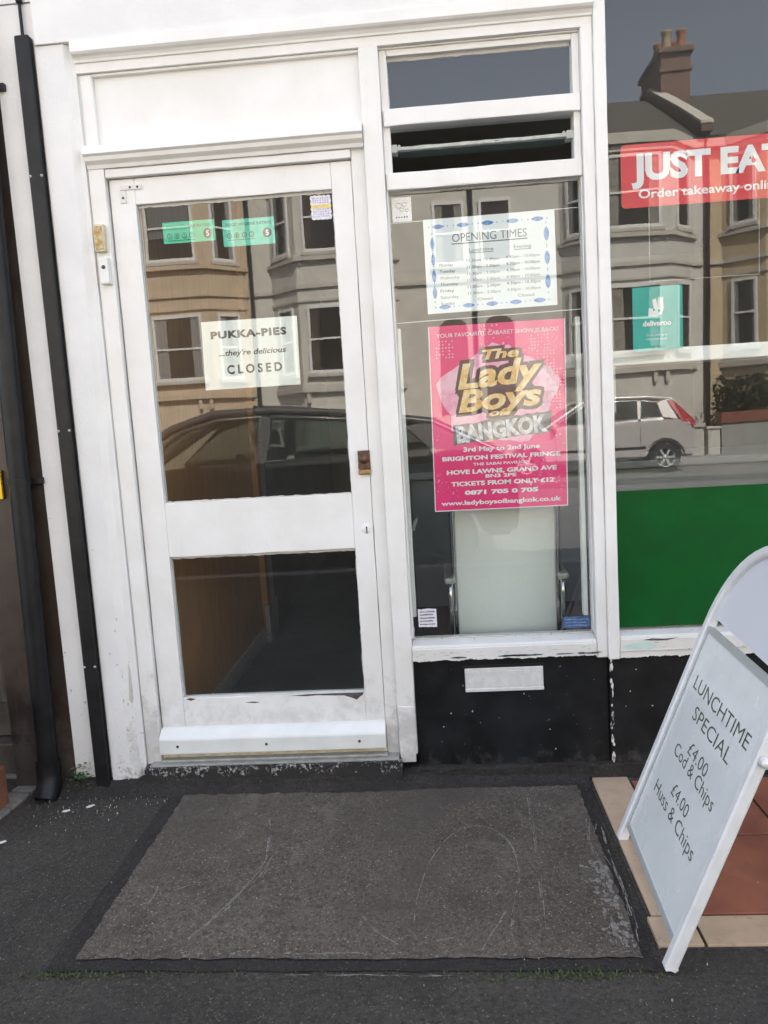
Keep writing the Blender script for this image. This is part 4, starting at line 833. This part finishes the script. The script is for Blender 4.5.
for body, a, b, c, d in (('LUNCHTIME', .500, .930, .536, .577), ('SPECIAL', .574, .872, .470, .510), ('£4.00', .634, .790, .391, .428), ('Cod & Chips', .550, .890, .350, .387), ('£4.00', .638, .780, .267, .304), ('Huss & Chips', .522, .895, .215, .254)): write(mb, tq, body, a, b, c, d, bold=-.006, d=.0006)
mb.build('lettering', M['board_ink'], ab)
back = Plane((1.504+2*sl_*.97, 0, .011), Vector((-tw, -1, 0)).normalized(), Vector((-sl_*ca, tw*sl_*ca, ca)).normalized())
mb = MB(); sq_tube(mb, back, [(r0+.03, 0), (r0+.03, .88), (r0+.05, .93), (r1-.05, .93), (r1-.03, .88), (r1-.03, 0)], .014, -.014, .014); mb.build('rear_frame', M['board_frame'], ab)
mb = MB(); mb.lathe(BP.at(r1+.017, .552, 0), [(0, -.018), (.010, -.018), (.012, -.010), (.012, 0)], 'y', 14); mb.build('wing_bolt', M['steel'], ab)
for r_ in (r0, r1):
    mb = MB(); q = BP.at(r_, 0, 0); mb.box(q.x-.014, q.x+.016, q.y-.0155, q.y+.0155, .0112, .016, .002); mb.build('foot_cap', M['white_plastic'], ab)

# ------------------------------------------------------------------ weeds, moss, litter
s = thing('weed', (-.400, -.04, 0), 'small green weed growing at the wall foot between the two black pipes', 'plant')
mb = MB()
for i in range(110):
    c = Vector((-.400+random.gauss(0, .022), -.050+random.gauss(0, .018), .04+abs(random.gauss(.02, .035)))); a = random.uniform(0, 6.28); L = random.uniform(.010, .020)
    t = Vector((math.cos(a), math.sin(a), random.uniform(-.3, .8))).normalized(); b = t.cross(Vector((0, 0, 1))).normalized()*L*.45
    mb.add([c, c+t*L*.5+b, c+t*L, c+t*L*.5-b], [(0, 1, 2, 3)])
mb.flat = True; mb.build('leaves', M['leaf'], s)
mb = MB()
for i in range(7): mb.tube([(-.400, -.04, 0), (-.400+random.uniform(-.015, .015), -.035, .04), (-.400+random.uniform(-.035, .03), -.035+random.uniform(-.02, .02), .085)], .0013, 5)
mb.build('stem', M['leaf'], s)
mb = sheet()
for i in range(900):
    u = random.choice([random.gauss(1.28, .06), random.gauss(.0, .07), random.uniform(-.08, 1.45), random.gauss(1.2, .12)]); c = Vector((u, -1.008+random.gauss(0, .010), .002)); a = random.uniform(0, 6.28); L = random.uniform(.003, .010)
    t = Vector((math.cos(a)*.6, math.sin(a)*.6, random.uniform(.3, 1))).normalized()*L; b = Vector((-math.sin(a), math.cos(a), 0))*L*.3
    mb.add([c-b, c+b, c+t], [(0, 1, 2)])
mb.lie = True; tag(mb.build('moss', M['moss']), 'thin green moss and grass along the front edge of the slab', 'moss', kind='stuff')
mb = MB()
for i in range(330):
    x = random.uniform(-.55, 1.6); y = random.uniform(-1.2, -.04)
    if random.random() < .4: x = random.gauss(-.3, .12); y = -abs(random.gauss(.05, .12))-.02
    elif random.random() < .4: y = -.11+random.gauss(0, .025); x = random.uniform(-.1, 1.4)
    r_ = min(.0030, .0007+abs(random.gauss(0, .0008))); m_ = Matrix.Translation((x, y, .006)) @ Matrix.Rotation(random.uniform(0, 6), 4, 'Z'); k_ = random.randint(4, 6)
    mb.prism([(r_*random.uniform(.5, 1.5)*math.cos(6.283*q/k_), r_*random.uniform(.5, 1.2)*math.sin(6.283*q/k_)) for q in range(k_)], 'z', -.004, r_*.5, mi=random.choice((0, 1, 1)), mtx=m_)
mb.lie = True; tag(mb.build('grit', [M['putty'], M['kerb']]), 'pale grit scattered over pavement and slab', 'grit', kind='stuff')
for i, (x, y, a, L) in enumerate(((-.311, -.167, .6, .016), (-.385, -.198, .2, .014), (-.505, -.397, .4, .012))):
    mb = MB(); m_ = Matrix.Translation((x, y, .004)) @ Matrix.Rotation(a, 4, 'Z') @ Matrix.Rotation(.15, 4, 'X'); mb.prism([(-L, -.004), (-.2*L, -.007), (L, -.001), (.7*L, .006), (-.1*L, .005), (-.8*L, .004)], 'z', 0, .0015, mtx=m_)
    mb.lie = True; o = mb.build('paint_flake', M['flake']); tag(o, ('largest white paint flake on the asphalt below the narrow downpipe', 'white paint flake on the asphalt in front of the wide drainpipe shoe', 'white paint flake at the left edge of the asphalt')[i], 'litter', 'white flakes on the asphalt')

# ------------------------------------------------------------------ street opposite (seen mirrored in the glass)
F = -17.3
def far_window(root, mtx, w_, h_, arched=False, rail=True, blind=False, sill=True, name='window'):
    mb = MB(); fr = .07
    mb.box(-w_/2, -w_/2+fr, -.05, .04, 0, h_, .006, mtx=mtx); mb.box(w_/2-fr, w_/2, -.05, .04, 0, h_, .006, mtx=mtx); mb.box(-w_/2+fr, w_/2-fr, -.05, .04, h_-fr, h_, .006, mtx=mtx); mb.box(-w_/2+fr, w_/2-fr, -.05, .04, 0, fr, .006, mtx=mtx)
    if rail: mb.box(-w_/2+fr, w_/2-fr, -.04, .045, h_*.48, h_*.48+.05, .004, mtx=mtx)
    f = mb.build(name, M['farframe'], root)
    mb = MB(); mb.box(-w_/2+fr, w_/2-fr, -.045, .005, fr, h_-fr, 0, mtx=mtx); mb.build('pane', M['farwin'], f)
    if blind:
        mb = MB()
        for i in range(int(h_*.62/.05)): mb.box(-w_/2+fr+.03, w_/2-fr-.03, .007, .012, h_-fr-.05*(i+1)+.012, h_-fr-.05*i-.006, 0, mtx=mtx)
        mb.build('blind', M['blind'], f)
    else:
        cw = random.uniform(.10, .24)*w_
        mb = MB(); mb.box(-w_/2+fr, -w_/2+fr+cw, .006, .016, fr, h_-fr, .003, mtx=mtx); mb.box(w_/2-fr-cw*random.uniform(.6, 1.1), w_/2-fr, .006, .016, fr, h_-fr, .003, mtx=mtx); mb.build('curtain', random.choice((M['blind'], M['curtain'], M['curtain_brown'])), f)
    if sill: mb = MB(); mb.box(-w_/2-.06, w_/2+.06, -.02, .09, -.09, -.003, .006, mtx=mtx); mb.build('sill', M['trim'], f)
def FM(x, y, z, ang=0): return Matrix.Translation((x, y, z)) @ Matrix.Rotation(R(ang), 4, 'Z') @ Matrix.Diagonal((-1, 1, 1, 1)) if False else Matrix.Translation((x, y, z)) @ Matrix.Rotation(R(ang), 4, 'Z')
def house(x0, x1, bx0, bx1, dx, wallm, label, blind=False):
    h = thing('terraced_house', ((x0+x1)/2, F, 0), label, 'house', 'terraced houses across the street')
    pr_ = .75; sd_ = .76; y1 = F+pr_; e = 7.42
    mb = MB(); mb.box(x0, x1, -26, F, -.1, e, 0); mb.build('wall', wallm, h)
    def bay(o, z0, z1): return [(bx0-o, F+.002), (bx0+sd_-o*.4, y1+o), (bx1-sd_+o*.4, y1+o), (bx1+o, F+.002)]
    mb = MB(); mb.prism(bay(0, 0, 0), 'z', -.1, e); by = mb.build('bay', wallm, h)
    mb = MB()
    for z0, z1, o in ((2.02, 2.14, .10), (2.14, 2.22, .05), (4.52, 4.62, .05), (5.16, 5.26, .10), (4.20, 4.26, .04), (7.05, 7.18, .08), (7.20, 7.44, .16)): mb.prism(bay(o, 0, 0), 'z', z0, z1)
    mb.box(x0+.03, x1-.03, F+.001, F+.06, 4.52, 4.62, 0); mb.box(x0+.03, x1-.03, F+.001, F+.20, 7.21, 7.43, 0)
    mb.build('string_course', M['trim'] if wallm is not M['tanstucco'] else wallm, h)
    mb = MB()
    for q in (bx0+sd_+.1, bx1-sd_-.38, bx1-sd_-.1): mb.box(q-.05, q+.05, y1+.001, y1+.08, 1.76, 2.015, .03); mb.box(q-.03, q+.03, y1+.001, y1+.05, 5.06, 5.155, .015)
    mb.build('corbel', M['trim'] if wallm is not M['tanstucco'] else wallm, h)
    cxb = (bx0+bx1)/2; wf = bx1-bx0-2*sd_
    ang = math.degrees(math.atan2(pr_, sd_))
    for z0, h_ in ((2.48, 1.62), (5.36, 1.64)):
        far_window(h, Matrix.Translation((cxb, y1+.012, z0)), min(1.25, wf-.3), h_, blind=blind and z0 > 4)
        for sg in (-1, 1):
            px = (bx0+sd_/2) if sg < 0 else (bx1-sd_/2)
            far_window(h, Matrix.Translation((px, F+pr_/2, z0)) @ Matrix.Rotation(R(-sg*ang), 4, 'Z') @ Matrix.Translation((0, .012, 0)), .62, h_, blind=False)
    # entrance: arched doorway and window over it
    arch = [(dx-.36, 1.28), (dx+.36, 1.28), (dx+.36, 3.38)]+[(dx+.36*math.cos(R(a)), 3.38+.27*math.sin(R(a))) for a in range(15, 180, 15)]+[(dx-.36, 3.38)]
    mb = MB(); mb.prism(arch, 'y', F+.01, F+.035); d_ = mb.build('front_door', M['fardoor'], h)
    far_window(h, Matrix.Translation((dx, F+.012, 4.95)), .80, 1.52)
    mb = MB()
    for i in range(6): mb.box(dx-.6, dx+.6, F+.002, F+.25+.25*(6-i), -.05 if i == 0 else .213*i-.001, .213*(i+1)-.002, .01)
    mb.build('front_steps', M['trim'], h)
    mb = MB(); mb.prism([(F+.24, e+.02), (-21.4, e+2.46), (-26, e+.02)], 'x', x0, x1); mb.build('roof', M['slate'], h)
    mb = MB(); mb.tube([(x0+.06, F+.09, 0), (x0+.06, F+.09, 7.2)], .05, 10); mb.build('downpipe', M['carplastic'], h)
    return h
hC = house(-9.15, -3.5, -6.75, -3.62, -8.1, M['tanstucco'], 'tan stuccoed bay-fronted house across the street with slatted blinds upstairs', True)
hA = house(-3.49, 2.09, -2.92, .25, 1.58, M['creamstucco'], 'cream grey bay-fronted house across the street beside the tan house')
hB = house(2.10, 7.72, 4.30, 7.48, 2.74, M['greystucco'], 'pale grey bay-fronted house across the street behind the silver car')
hD = house(7.73, 13.3, 8.16, 11.3, 12.4, M['yellowstucco'], 'sand coloured bay-fronted house across the street behind the dark hedge')
house(13.31, 18.9, 15.5, 18.7, 14.2, M['creamstucco'], 'cream bay-fronted house across the street beyond the sand coloured house')
house(-14.8, -9.16, -14.2, -11.0, -9.9, M['greystucco'], 'pale grey bay-fronted house across the street beyond the tan house')
# party parapets and chimney stacks
for px, hh in ((-3.5, hC), (2.09, hA), (7.72, hB), (13.3, hD)):
    e = 7.42; mb = MB(); mb.prism([(F+.36, e+.1), (F+.36, e+.26), (-21.4, e+2.70), (-25.5, e+.4), (-25.5, e)], 'x', px-.13, px+.13); mb.prism([(F+.38, e+.265), (F+.38, e+.33), (-21.4, e+2.77), (-25.5, e+.47), (-25.5, e+.405), (-21.4, e+2.705)], 'x', px-.15, px+.15, mi=1); mb.build('parapet', [M['chimbrick'], M['trim']], hh)
    if px > 0 and px < 3: continue
    mb = MB(); mb.box(px-.0, px+.80, -22.6, -20.6, e+.6, 10.75, .01); mb.box(px-.05, px+.85, -22.65, -20.55, 10.3, 10.42, .01); mb.box(px-.08, px+.88, -22.7, -20.5, 10.76, 10.9, .02); st = mb.build('chimney', M['chimbrick'], hh)
    for i, (qx, qy) in enumerate(((.22, -20.85), (.62, -20.85), (.22, -21.6), (.62, -21.6), (.4, -22.3))):
        mb = MB(); mb.lathe((px+qx, qy, 10.9), [(.14, 0), (.15, .05), (.125, .10), (.12, .42), (.145, .46), (.145, .52), (.10, .52), (.10, .3)], 'z', 14); mb.build('chimney_pot', M['paleclay'] if i == 0 else M['pot'], st)
# front garden walls, gate pillars, hedge
s = thing('garden_wall', (10, -16.0, 0), 'low sage rendered garden wall with red brick coping below the hedge', 'wall')
mb = MB(); mb.box(7.60, 12.9, -16.05, -15.8, -.02, .72, .01); mb.build('rendered_wall', M['greywall'], s); mb = MB(); mb.box(7.58, 12.93, -16.09, -15.76, .722, .97, .01); mb.build('coping', M['redcap'], s)
s = thing('garden_wall', (4.5, -16.0, 0), 'low pale rendered garden wall behind the silver car', 'wall')
mb = MB(); mb.box(3.6, 7.2, -16.05, -15.8, -.02, .66, .01); mb.build('rendered_wall', M['pillar'], s); mb = MB(); mb.box(3.57, 7.23, -16.09, -15.76, .662, .75, .01); mb.build('coping', M['trim'], s)
s = thing('garden_wall', (-2, -16.0, 0), 'low pale rendered garden wall before the cream grey house', 'wall')
mb = MB(); mb.box(-3.2, .7, -16.05, -15.8, -.02, .66, .01); mb.build('rendered_wall', M['pillar'], s); mb = MB(); mb.box(-3.23, .73, -16.09, -15.76, .662, .75, .01); mb.build('coping', M['trim'], s)
for i, (px, lb) in enumerate(((7.42, 'pale square gate pillar between the silver car and the hedge'), (13.1, 'pale square gate pillar at the far end of the red coped wall'))):
    s = thing('gate_pillar', (px, -15.9, 0), lb, 'pillar', 'gate pillars across the street'); mb = MB(); mb.box(px-.14, px+.14, -16.05, -15.77, -.02, .60, .02); mb.build('shaft', M['pillar'], s); mb = MB(); mb.box(px-.17, px+.17, -16.08, -15.74, .602, .66, .02); mb.build('cap', M['trim'], s)
s = thing('hedge', (10.4, -16.4, 0), 'dark clipped hedge above the red coped garden wall across the street', 'hedge')
mb = sheet()
for i in range(5200):
    x, y, z = random.uniform(7.7, 12.8), random.uniform(-16.75, -16.12), random.uniform(.4, 1.72+.08*math.sin(random.random()*9)); L = random.uniform(.04, .09)
    t = Vector((random.gauss(0, 1), random.gauss(0, 1), random.gauss(0, 1))).normalized(); b = t.orthogonal().normalized(); c = Vector((x, y, z)); mb.add([c-t*L, c+b*L*.6, c+t*L, c-b*L*.6], [(0, 1, 2, 3)])
mb.build('foliage', M['hedge'], s)
mb = MB()
for i in range(7): mb.tube([(8.2+i*.7, -16.42, 0), (8.2+i*.7+random.uniform(-.1, .1), -16.42, .7), (8.2+i*.7+random.uniform(-.2, .2), -16.42, 1.3)], [.05, .04, .02], 7)
mb.build('stem', M['carplastic'], s)

# ------------------------------------------------------------------ parked cars
def car(name, label, rx, yn, L, prof, gh, wins, wheels, paintm, lamps, wid=1.74, rails=None):
    """nose points to -x; rx = x of the rear end, yn = y of the side nearest the shop; profile points are (distance from rear, z)"""
    c = thing(name, (rx-L/2, yn-wid/2, -.126), label, 'car', 'parked cars')
    z0 = -.126; yc = yn-wid/2; hw = wid/2
    X = lambda d: rx-d
    pts = [(X(d), z0+z) for d, z in prof]
    mb = MB(); mb.prism(pts, 'y', yc-hw, yc+hw, bev=.045); body = mb.build('body', paintm, c)
    zb = min(z for d, z in gh); zt = max(z for d, z in gh)
    def yw(z): return hw-.05-.20*(z-zb)/(zt-zb)
    A = [(X(d), yc+yw(z), z0+z) for d, z in gh]; B = [(X(d), yc-yw(z), z0+z) for d, z in gh]; n = len(gh)
    zm = zb+.55*(zt-zb)
    mb = MB()
    for i in range(n-1):
        (d0, za), (d1, zc) = gh[i], gh[i+1]
        if za > zm and zc > zm:
            q = [A[i], A[i+1], B[i+1], B[i]]; mb.add([Vector(v)+Vector((0, 0, .012)) for v in q]+[Vector(v)-Vector((0, 0, .03)) for v in q], [(0, 1, 2, 3), (7, 6, 5, 4), (0, 4, 5, 1), (1, 5, 6, 2), (2, 6, 7, 3), (3, 7, 4, 0)])
    mb.build('roof', paintm, c)
    mb = MB()
    for E_, sg in ((A, 1), (B, -1)):
        mb.tube([Vector(p)+Vector((0, -sg*.03, -.02)) for p in E_], .042, 8)
        for w_ in wins: mb.tube([(X(d), yc+sg*(yw(z)-.022), z0+z) for d, z in w_], .026, 6, closed=True)
        for w0, w1 in zip(wins, wins[1:]):
            lo0 = max(w0, key=lambda p: p[0]-p[1]*.2); a0, a1, b1, b0 = w0[-1], w0[-2], w1[1], w1[0]
            mb.add([(X(d), yc+sg*(yw(z)-.004), z0+z) for d, z in (a0, a1, b1, b0)]+[(X(d), yc+sg*(yw(z)-.04), z0+z) for d, z in (a0, a1, b1, b0)], [(0, 1, 2, 3), (7, 6, 5, 4), (0, 4, 5, 1), (1, 5, 6, 2), (2, 6, 7, 3), (3, 7, 4, 0)])
        qp = [gh[0], gh[1], wins[0][1], wins[0][0]]
        mb.add([(X(d), yc+sg*(yw(z)-.004), z0+z) for d, z in qp]+[(X(d), yc+sg*(yw(z)-.04), z0+z) for d, z in qp], [(0, 1, 2, 3), (7, 6, 5, 4), (0, 4, 5, 1), (1, 5, 6, 2), (2, 6, 7, 3), (3, 7, 4, 0)])
        for w_ in wins:
            qs = [w_[0], w_[-1]]; lo = [(X(d), yc+sg*(yw(z)-.004), z0+z) for d, z in qs]+[(X(d), yc+sg*(yw(zb)-.0), z0+z-.14) for d, z in qs[::-1]]
            mb.add(lo+[(p[0], p[1]-sg*.03, p[2]) for p in lo], [(0, 1, 2, 3), (7, 6, 5, 4), (0, 4, 5, 1), (1, 5, 6, 2), (2, 6, 7, 3), (3, 7, 4, 0)])
    mb.build('cabin_frame', paintm, c)
    for dd_, zz_ in ((L*.29, 1.16), (L*.55, 1.20)):
        for sg in (1, -1):
            mb = MB(); mb.box(X(dd_)-.08, X(dd_)+.08, yc+sg*.36-.23, yc+sg*.36+.23, z0+.90, z0+zz_, .05); mb.box(X(dd_)-.05, X(dd_)+.05, yc+sg*.36-.12, yc+sg*.36+.12, z0+zz_+.04, z0+zz_+.19, .04); mb.build('seat', M['carseat'], c)
    for w_ in wins:
        for sg in (1, -1):
            vs = [(X(d), yc+sg*(yw(z)+.004), z0+z) for d, z in w_]; vs2 = [(a, b-sg*.01, cc) for a, b, cc in vs]; m_ = len(vs)
            mb = MB(); mb.add(vs+vs2, [tuple(range(m_)), tuple(range(2*m_-1, m_-1, -1))]+[(i, i+m_, (i+1) % m_+m_, (i+1) % m_) for i in range(m_)]); mb.build('side_window', M['carwindow'], c)
    for (i, j), nm in (((-2, -1), 'windscreen'), ((0, 1), 'rear_window')):
        (da, za), (db, zbb) = gh[i], gh[j]
        t0, t1 = .12, .90; p = []
        for t in (t0, t1):
            d = da+(db-da)*t; z = za+(zbb-za)*t; p += [Vector((X(d), yc+yw(z)-.09, z0+z)), Vector((X(d), yc-yw(z)+.09, z0+z))]
        nrm = (p[1]-p[0]).cross(p[2]-p[0]).normalized(); 
        if nrm.z < 0: nrm = -nrm
        q = [p[0], p[1], p[3], p[2]]; mb = MB(); mb.add([v+nrm*.006 for v in q]+[v-nrm*.004 for v in q], [(0, 1, 2, 3), (7, 6, 5, 4), (0, 4, 5, 1), (1, 5, 6, 2), (2, 6, 7, 3), (3, 7, 4, 0)]); mb.build(nm, M['carwindow'], c)
    for d in wheels:
        for sg in (1, -1):
            yw_ = yc+sg*(hw-.11)
            mb = MB(); mb.lathe((X(d), yw_, z0+.305), [(.19, -.10), (.27, -.105), (.305, -.07), (.305, .07), (.27, .105), (.19, .10)], 'y', 30); wh = mb.build('wheel', M['tyre'], c)
            mb = MB(); mb.lathe((X(d), yw_, z0+.305), [(.20, sg*.095), (.185, sg*.10), (.175, sg*.07)], 'y', 30); mb.lathe((X(d), yw_, z0+.305), [(.0, sg*.09), (.045, sg*.09), (.05, sg*.06)], 'y', 16)
            for k_ in range(6):
                a = k_*math.pi/3; m_ = Matrix.Translation((X(d), yw_+sg*.075, z0+.305)) @ Matrix.Rotation(a, 4, 'Y'); mb.box(.04, .18, -.012, .012, -.022, .022, .004, mtx=m_)
            mb.build('rim', M['carplastic'] if paintm is M['carblack'] else M['rim'], wh)
            mb = MB(); mb.lathe((X(d), yw_, z0+.305), [(.0, sg*.03), (.19, sg*.03)], 'y', 24); mb.build('hub', M['carplastic'], wh)
    for lp, nm, mm in lamps:
        for sg in (1, -1):
            vs = [Vector((X(d), yc+sg*(( hw+.004 if z < zb else yw(z)+.008)), z0+z)) for d, z in lp]; vs2 = [Vector((X(max(d-.0, d)), v.y-sg*.16, v.z)) for v, (d, z) in zip(vs, lp)]; m_ = len(vs)
            mb = MB(); mb.add(vs+vs2, [tuple(range(m_)), tuple(range(2*m_-1, m_-1, -1))]+[(i, i+m_, (i+1) % m_+m_, (i+1) % m_) for i in range(m_)]); mb.build(nm, mm, c)
    for dd in (wheels[1]-1.02, ) if False else ((L*.47), (L*.70)):
        for sg in (1, -1):
            mb = MB(); mb.box(X(dd)-.02, X(dd)+.16, yc+sg*(hw+.0)-.014, yc+sg*(hw)+.018, z0+zb-.16, z0+zb-.12, .008); mb.build('door_handle', paintm, c)
    for sg in (1, -1):
        mb = MB(); mb.box(X(L*.66)-.08, X(L*.66)+.02, yc+sg*(hw+.06)-.09, yc+sg*(hw+.06)+.09, z0+zb, z0+zb+.13, .03); mb.build('wing_mirror', paintm, c)
        for dd in (wins[1][0][0]-.03, wins[-1][0][0]-.03, wins[-1][-1][0]-.02):
            mb = MB(); mb.box(X(dd)-.004, X(dd)+.004, yc+sg*(hw+.001)-.002, yc+sg*(hw+.001)+.002, z0+.30, z0+zb-.06, 0); mb.build('door_seam', M['carplastic'], c)
        mb = MB(); mb.box(X(L*.68), X(L*.24), yc+sg*hw-.002, yc+sg*hw+.012, z0+.50, z0+.545, .004); mb.build('rub_strip', M['carplastic'], c)
    if rails:
        for sg in (1, -1):
            yy = yc+sg*(hw-.28); mb = MB(); mb.tube([(X(a), yy, z0+z) for a, z in rails], .016, 8); mb.build('roof_rail', M['carplastic'], c)
    mb = MB(); mb.box(rx-.03, rx+.012, yc-.26, yc+.26, z0+.62, z0+.73, .004); mb.build('number_plate', M['number'], c)
    return c
def arch(d0, r, z0=.30, n=9): return [(d0-r*math.cos(math.pi*i/n), z0+r*math.sin(math.pi*i/n)) for i in range(n+1)]
L = 4.15
prof = [(.05, .32)]+arch(.62, .35)+arch(3.35, .35)+[(4.05, .26), (4.13, .40), (4.15, .62), (4.02, .76), (3.55, .88), (3.0, .97), (2.2, 1.02), (.5, 1.07), (.10, 1.05), (.04, .85), (.0, .72), (.0, .45)]
gh = [(.08, 1.05), (.42, 1.50), (.9, 1.545), (1.6, 1.56), (2.2, 1.50), (3.02, .97)]
wins = [[(.62, 1.12), (.70, 1.42), (1.02, 1.46), (1.06, 1.10)], [(1.12, 1.095), (1.10, 1.465), (1.72, 1.475), (1.80, 1.075)], [(1.86, 1.07), (1.80, 1.475), (2.16, 1.43), (2.78, 1.03)]]
car('hatchback_car', 'silver hatchback car with tall red tail lamps parked on the far side of the street', 6.16, -13.1, L, prof, gh, wins, (.62, 3.35), M['carsilver'],
    [([(.02, .93), (.02, 1.04), (.40, 1.47), (.50, 1.45), (.24, .96)], 'tail_lamp', M['lamp_red']), ([(3.98, .70), (3.62, .83), (3.72, .70)], 'headlight', M['lamp_clear'])])
L = 4.5
prof = [(.05, .32)]+arch(.68, .35)+arch(3.62, .35)+[(4.4, .26), (4.48, .42), (4.5, .62), (4.35, .76), (3.8, .90), (3.1, 1.0), (2.2, 1.04), (.6, 1.08), (.10, 1.06), (.03, .85), (.0, .72), (.0, .45)]
gh = [(.12, 1.06), (.75, 1.40), (1.5, 1.52), (2.3, 1.60), (2.85, 1.59), (3.25, 1.47), (4.05, 1.0)]
wins = [[(.80, 1.14), (1.02, 1.36), (1.36, 1.43), (1.38, 1.12)], [(1.44, 1.115), (1.42, 1.44), (2.28, 1.52), (2.34, 1.09)], [(2.44, 1.085), (2.38, 1.525), (2.80, 1.51), (3.15, 1.42), (3.62, 1.05)]]
car('estate_car', 'dark charcoal estate car parked at the near kerb behind the photographer', 1.72, -4.4, L, prof, gh, wins, (.68, 3.62), M['carblack'],
    [([(.02, .88), (.02, 1.03), (.30, 1.05), (.26, .90)], 'tail_lamp', M['lamp_red']), ([(4.36, .70), (3.95, .84), (4.05, .70)], 'headlight', M['lamp_clear'])], rails=[(2.5, 1.57), (2.45, 1.62), (2.1, 1.60), (2.05, 1.545)])
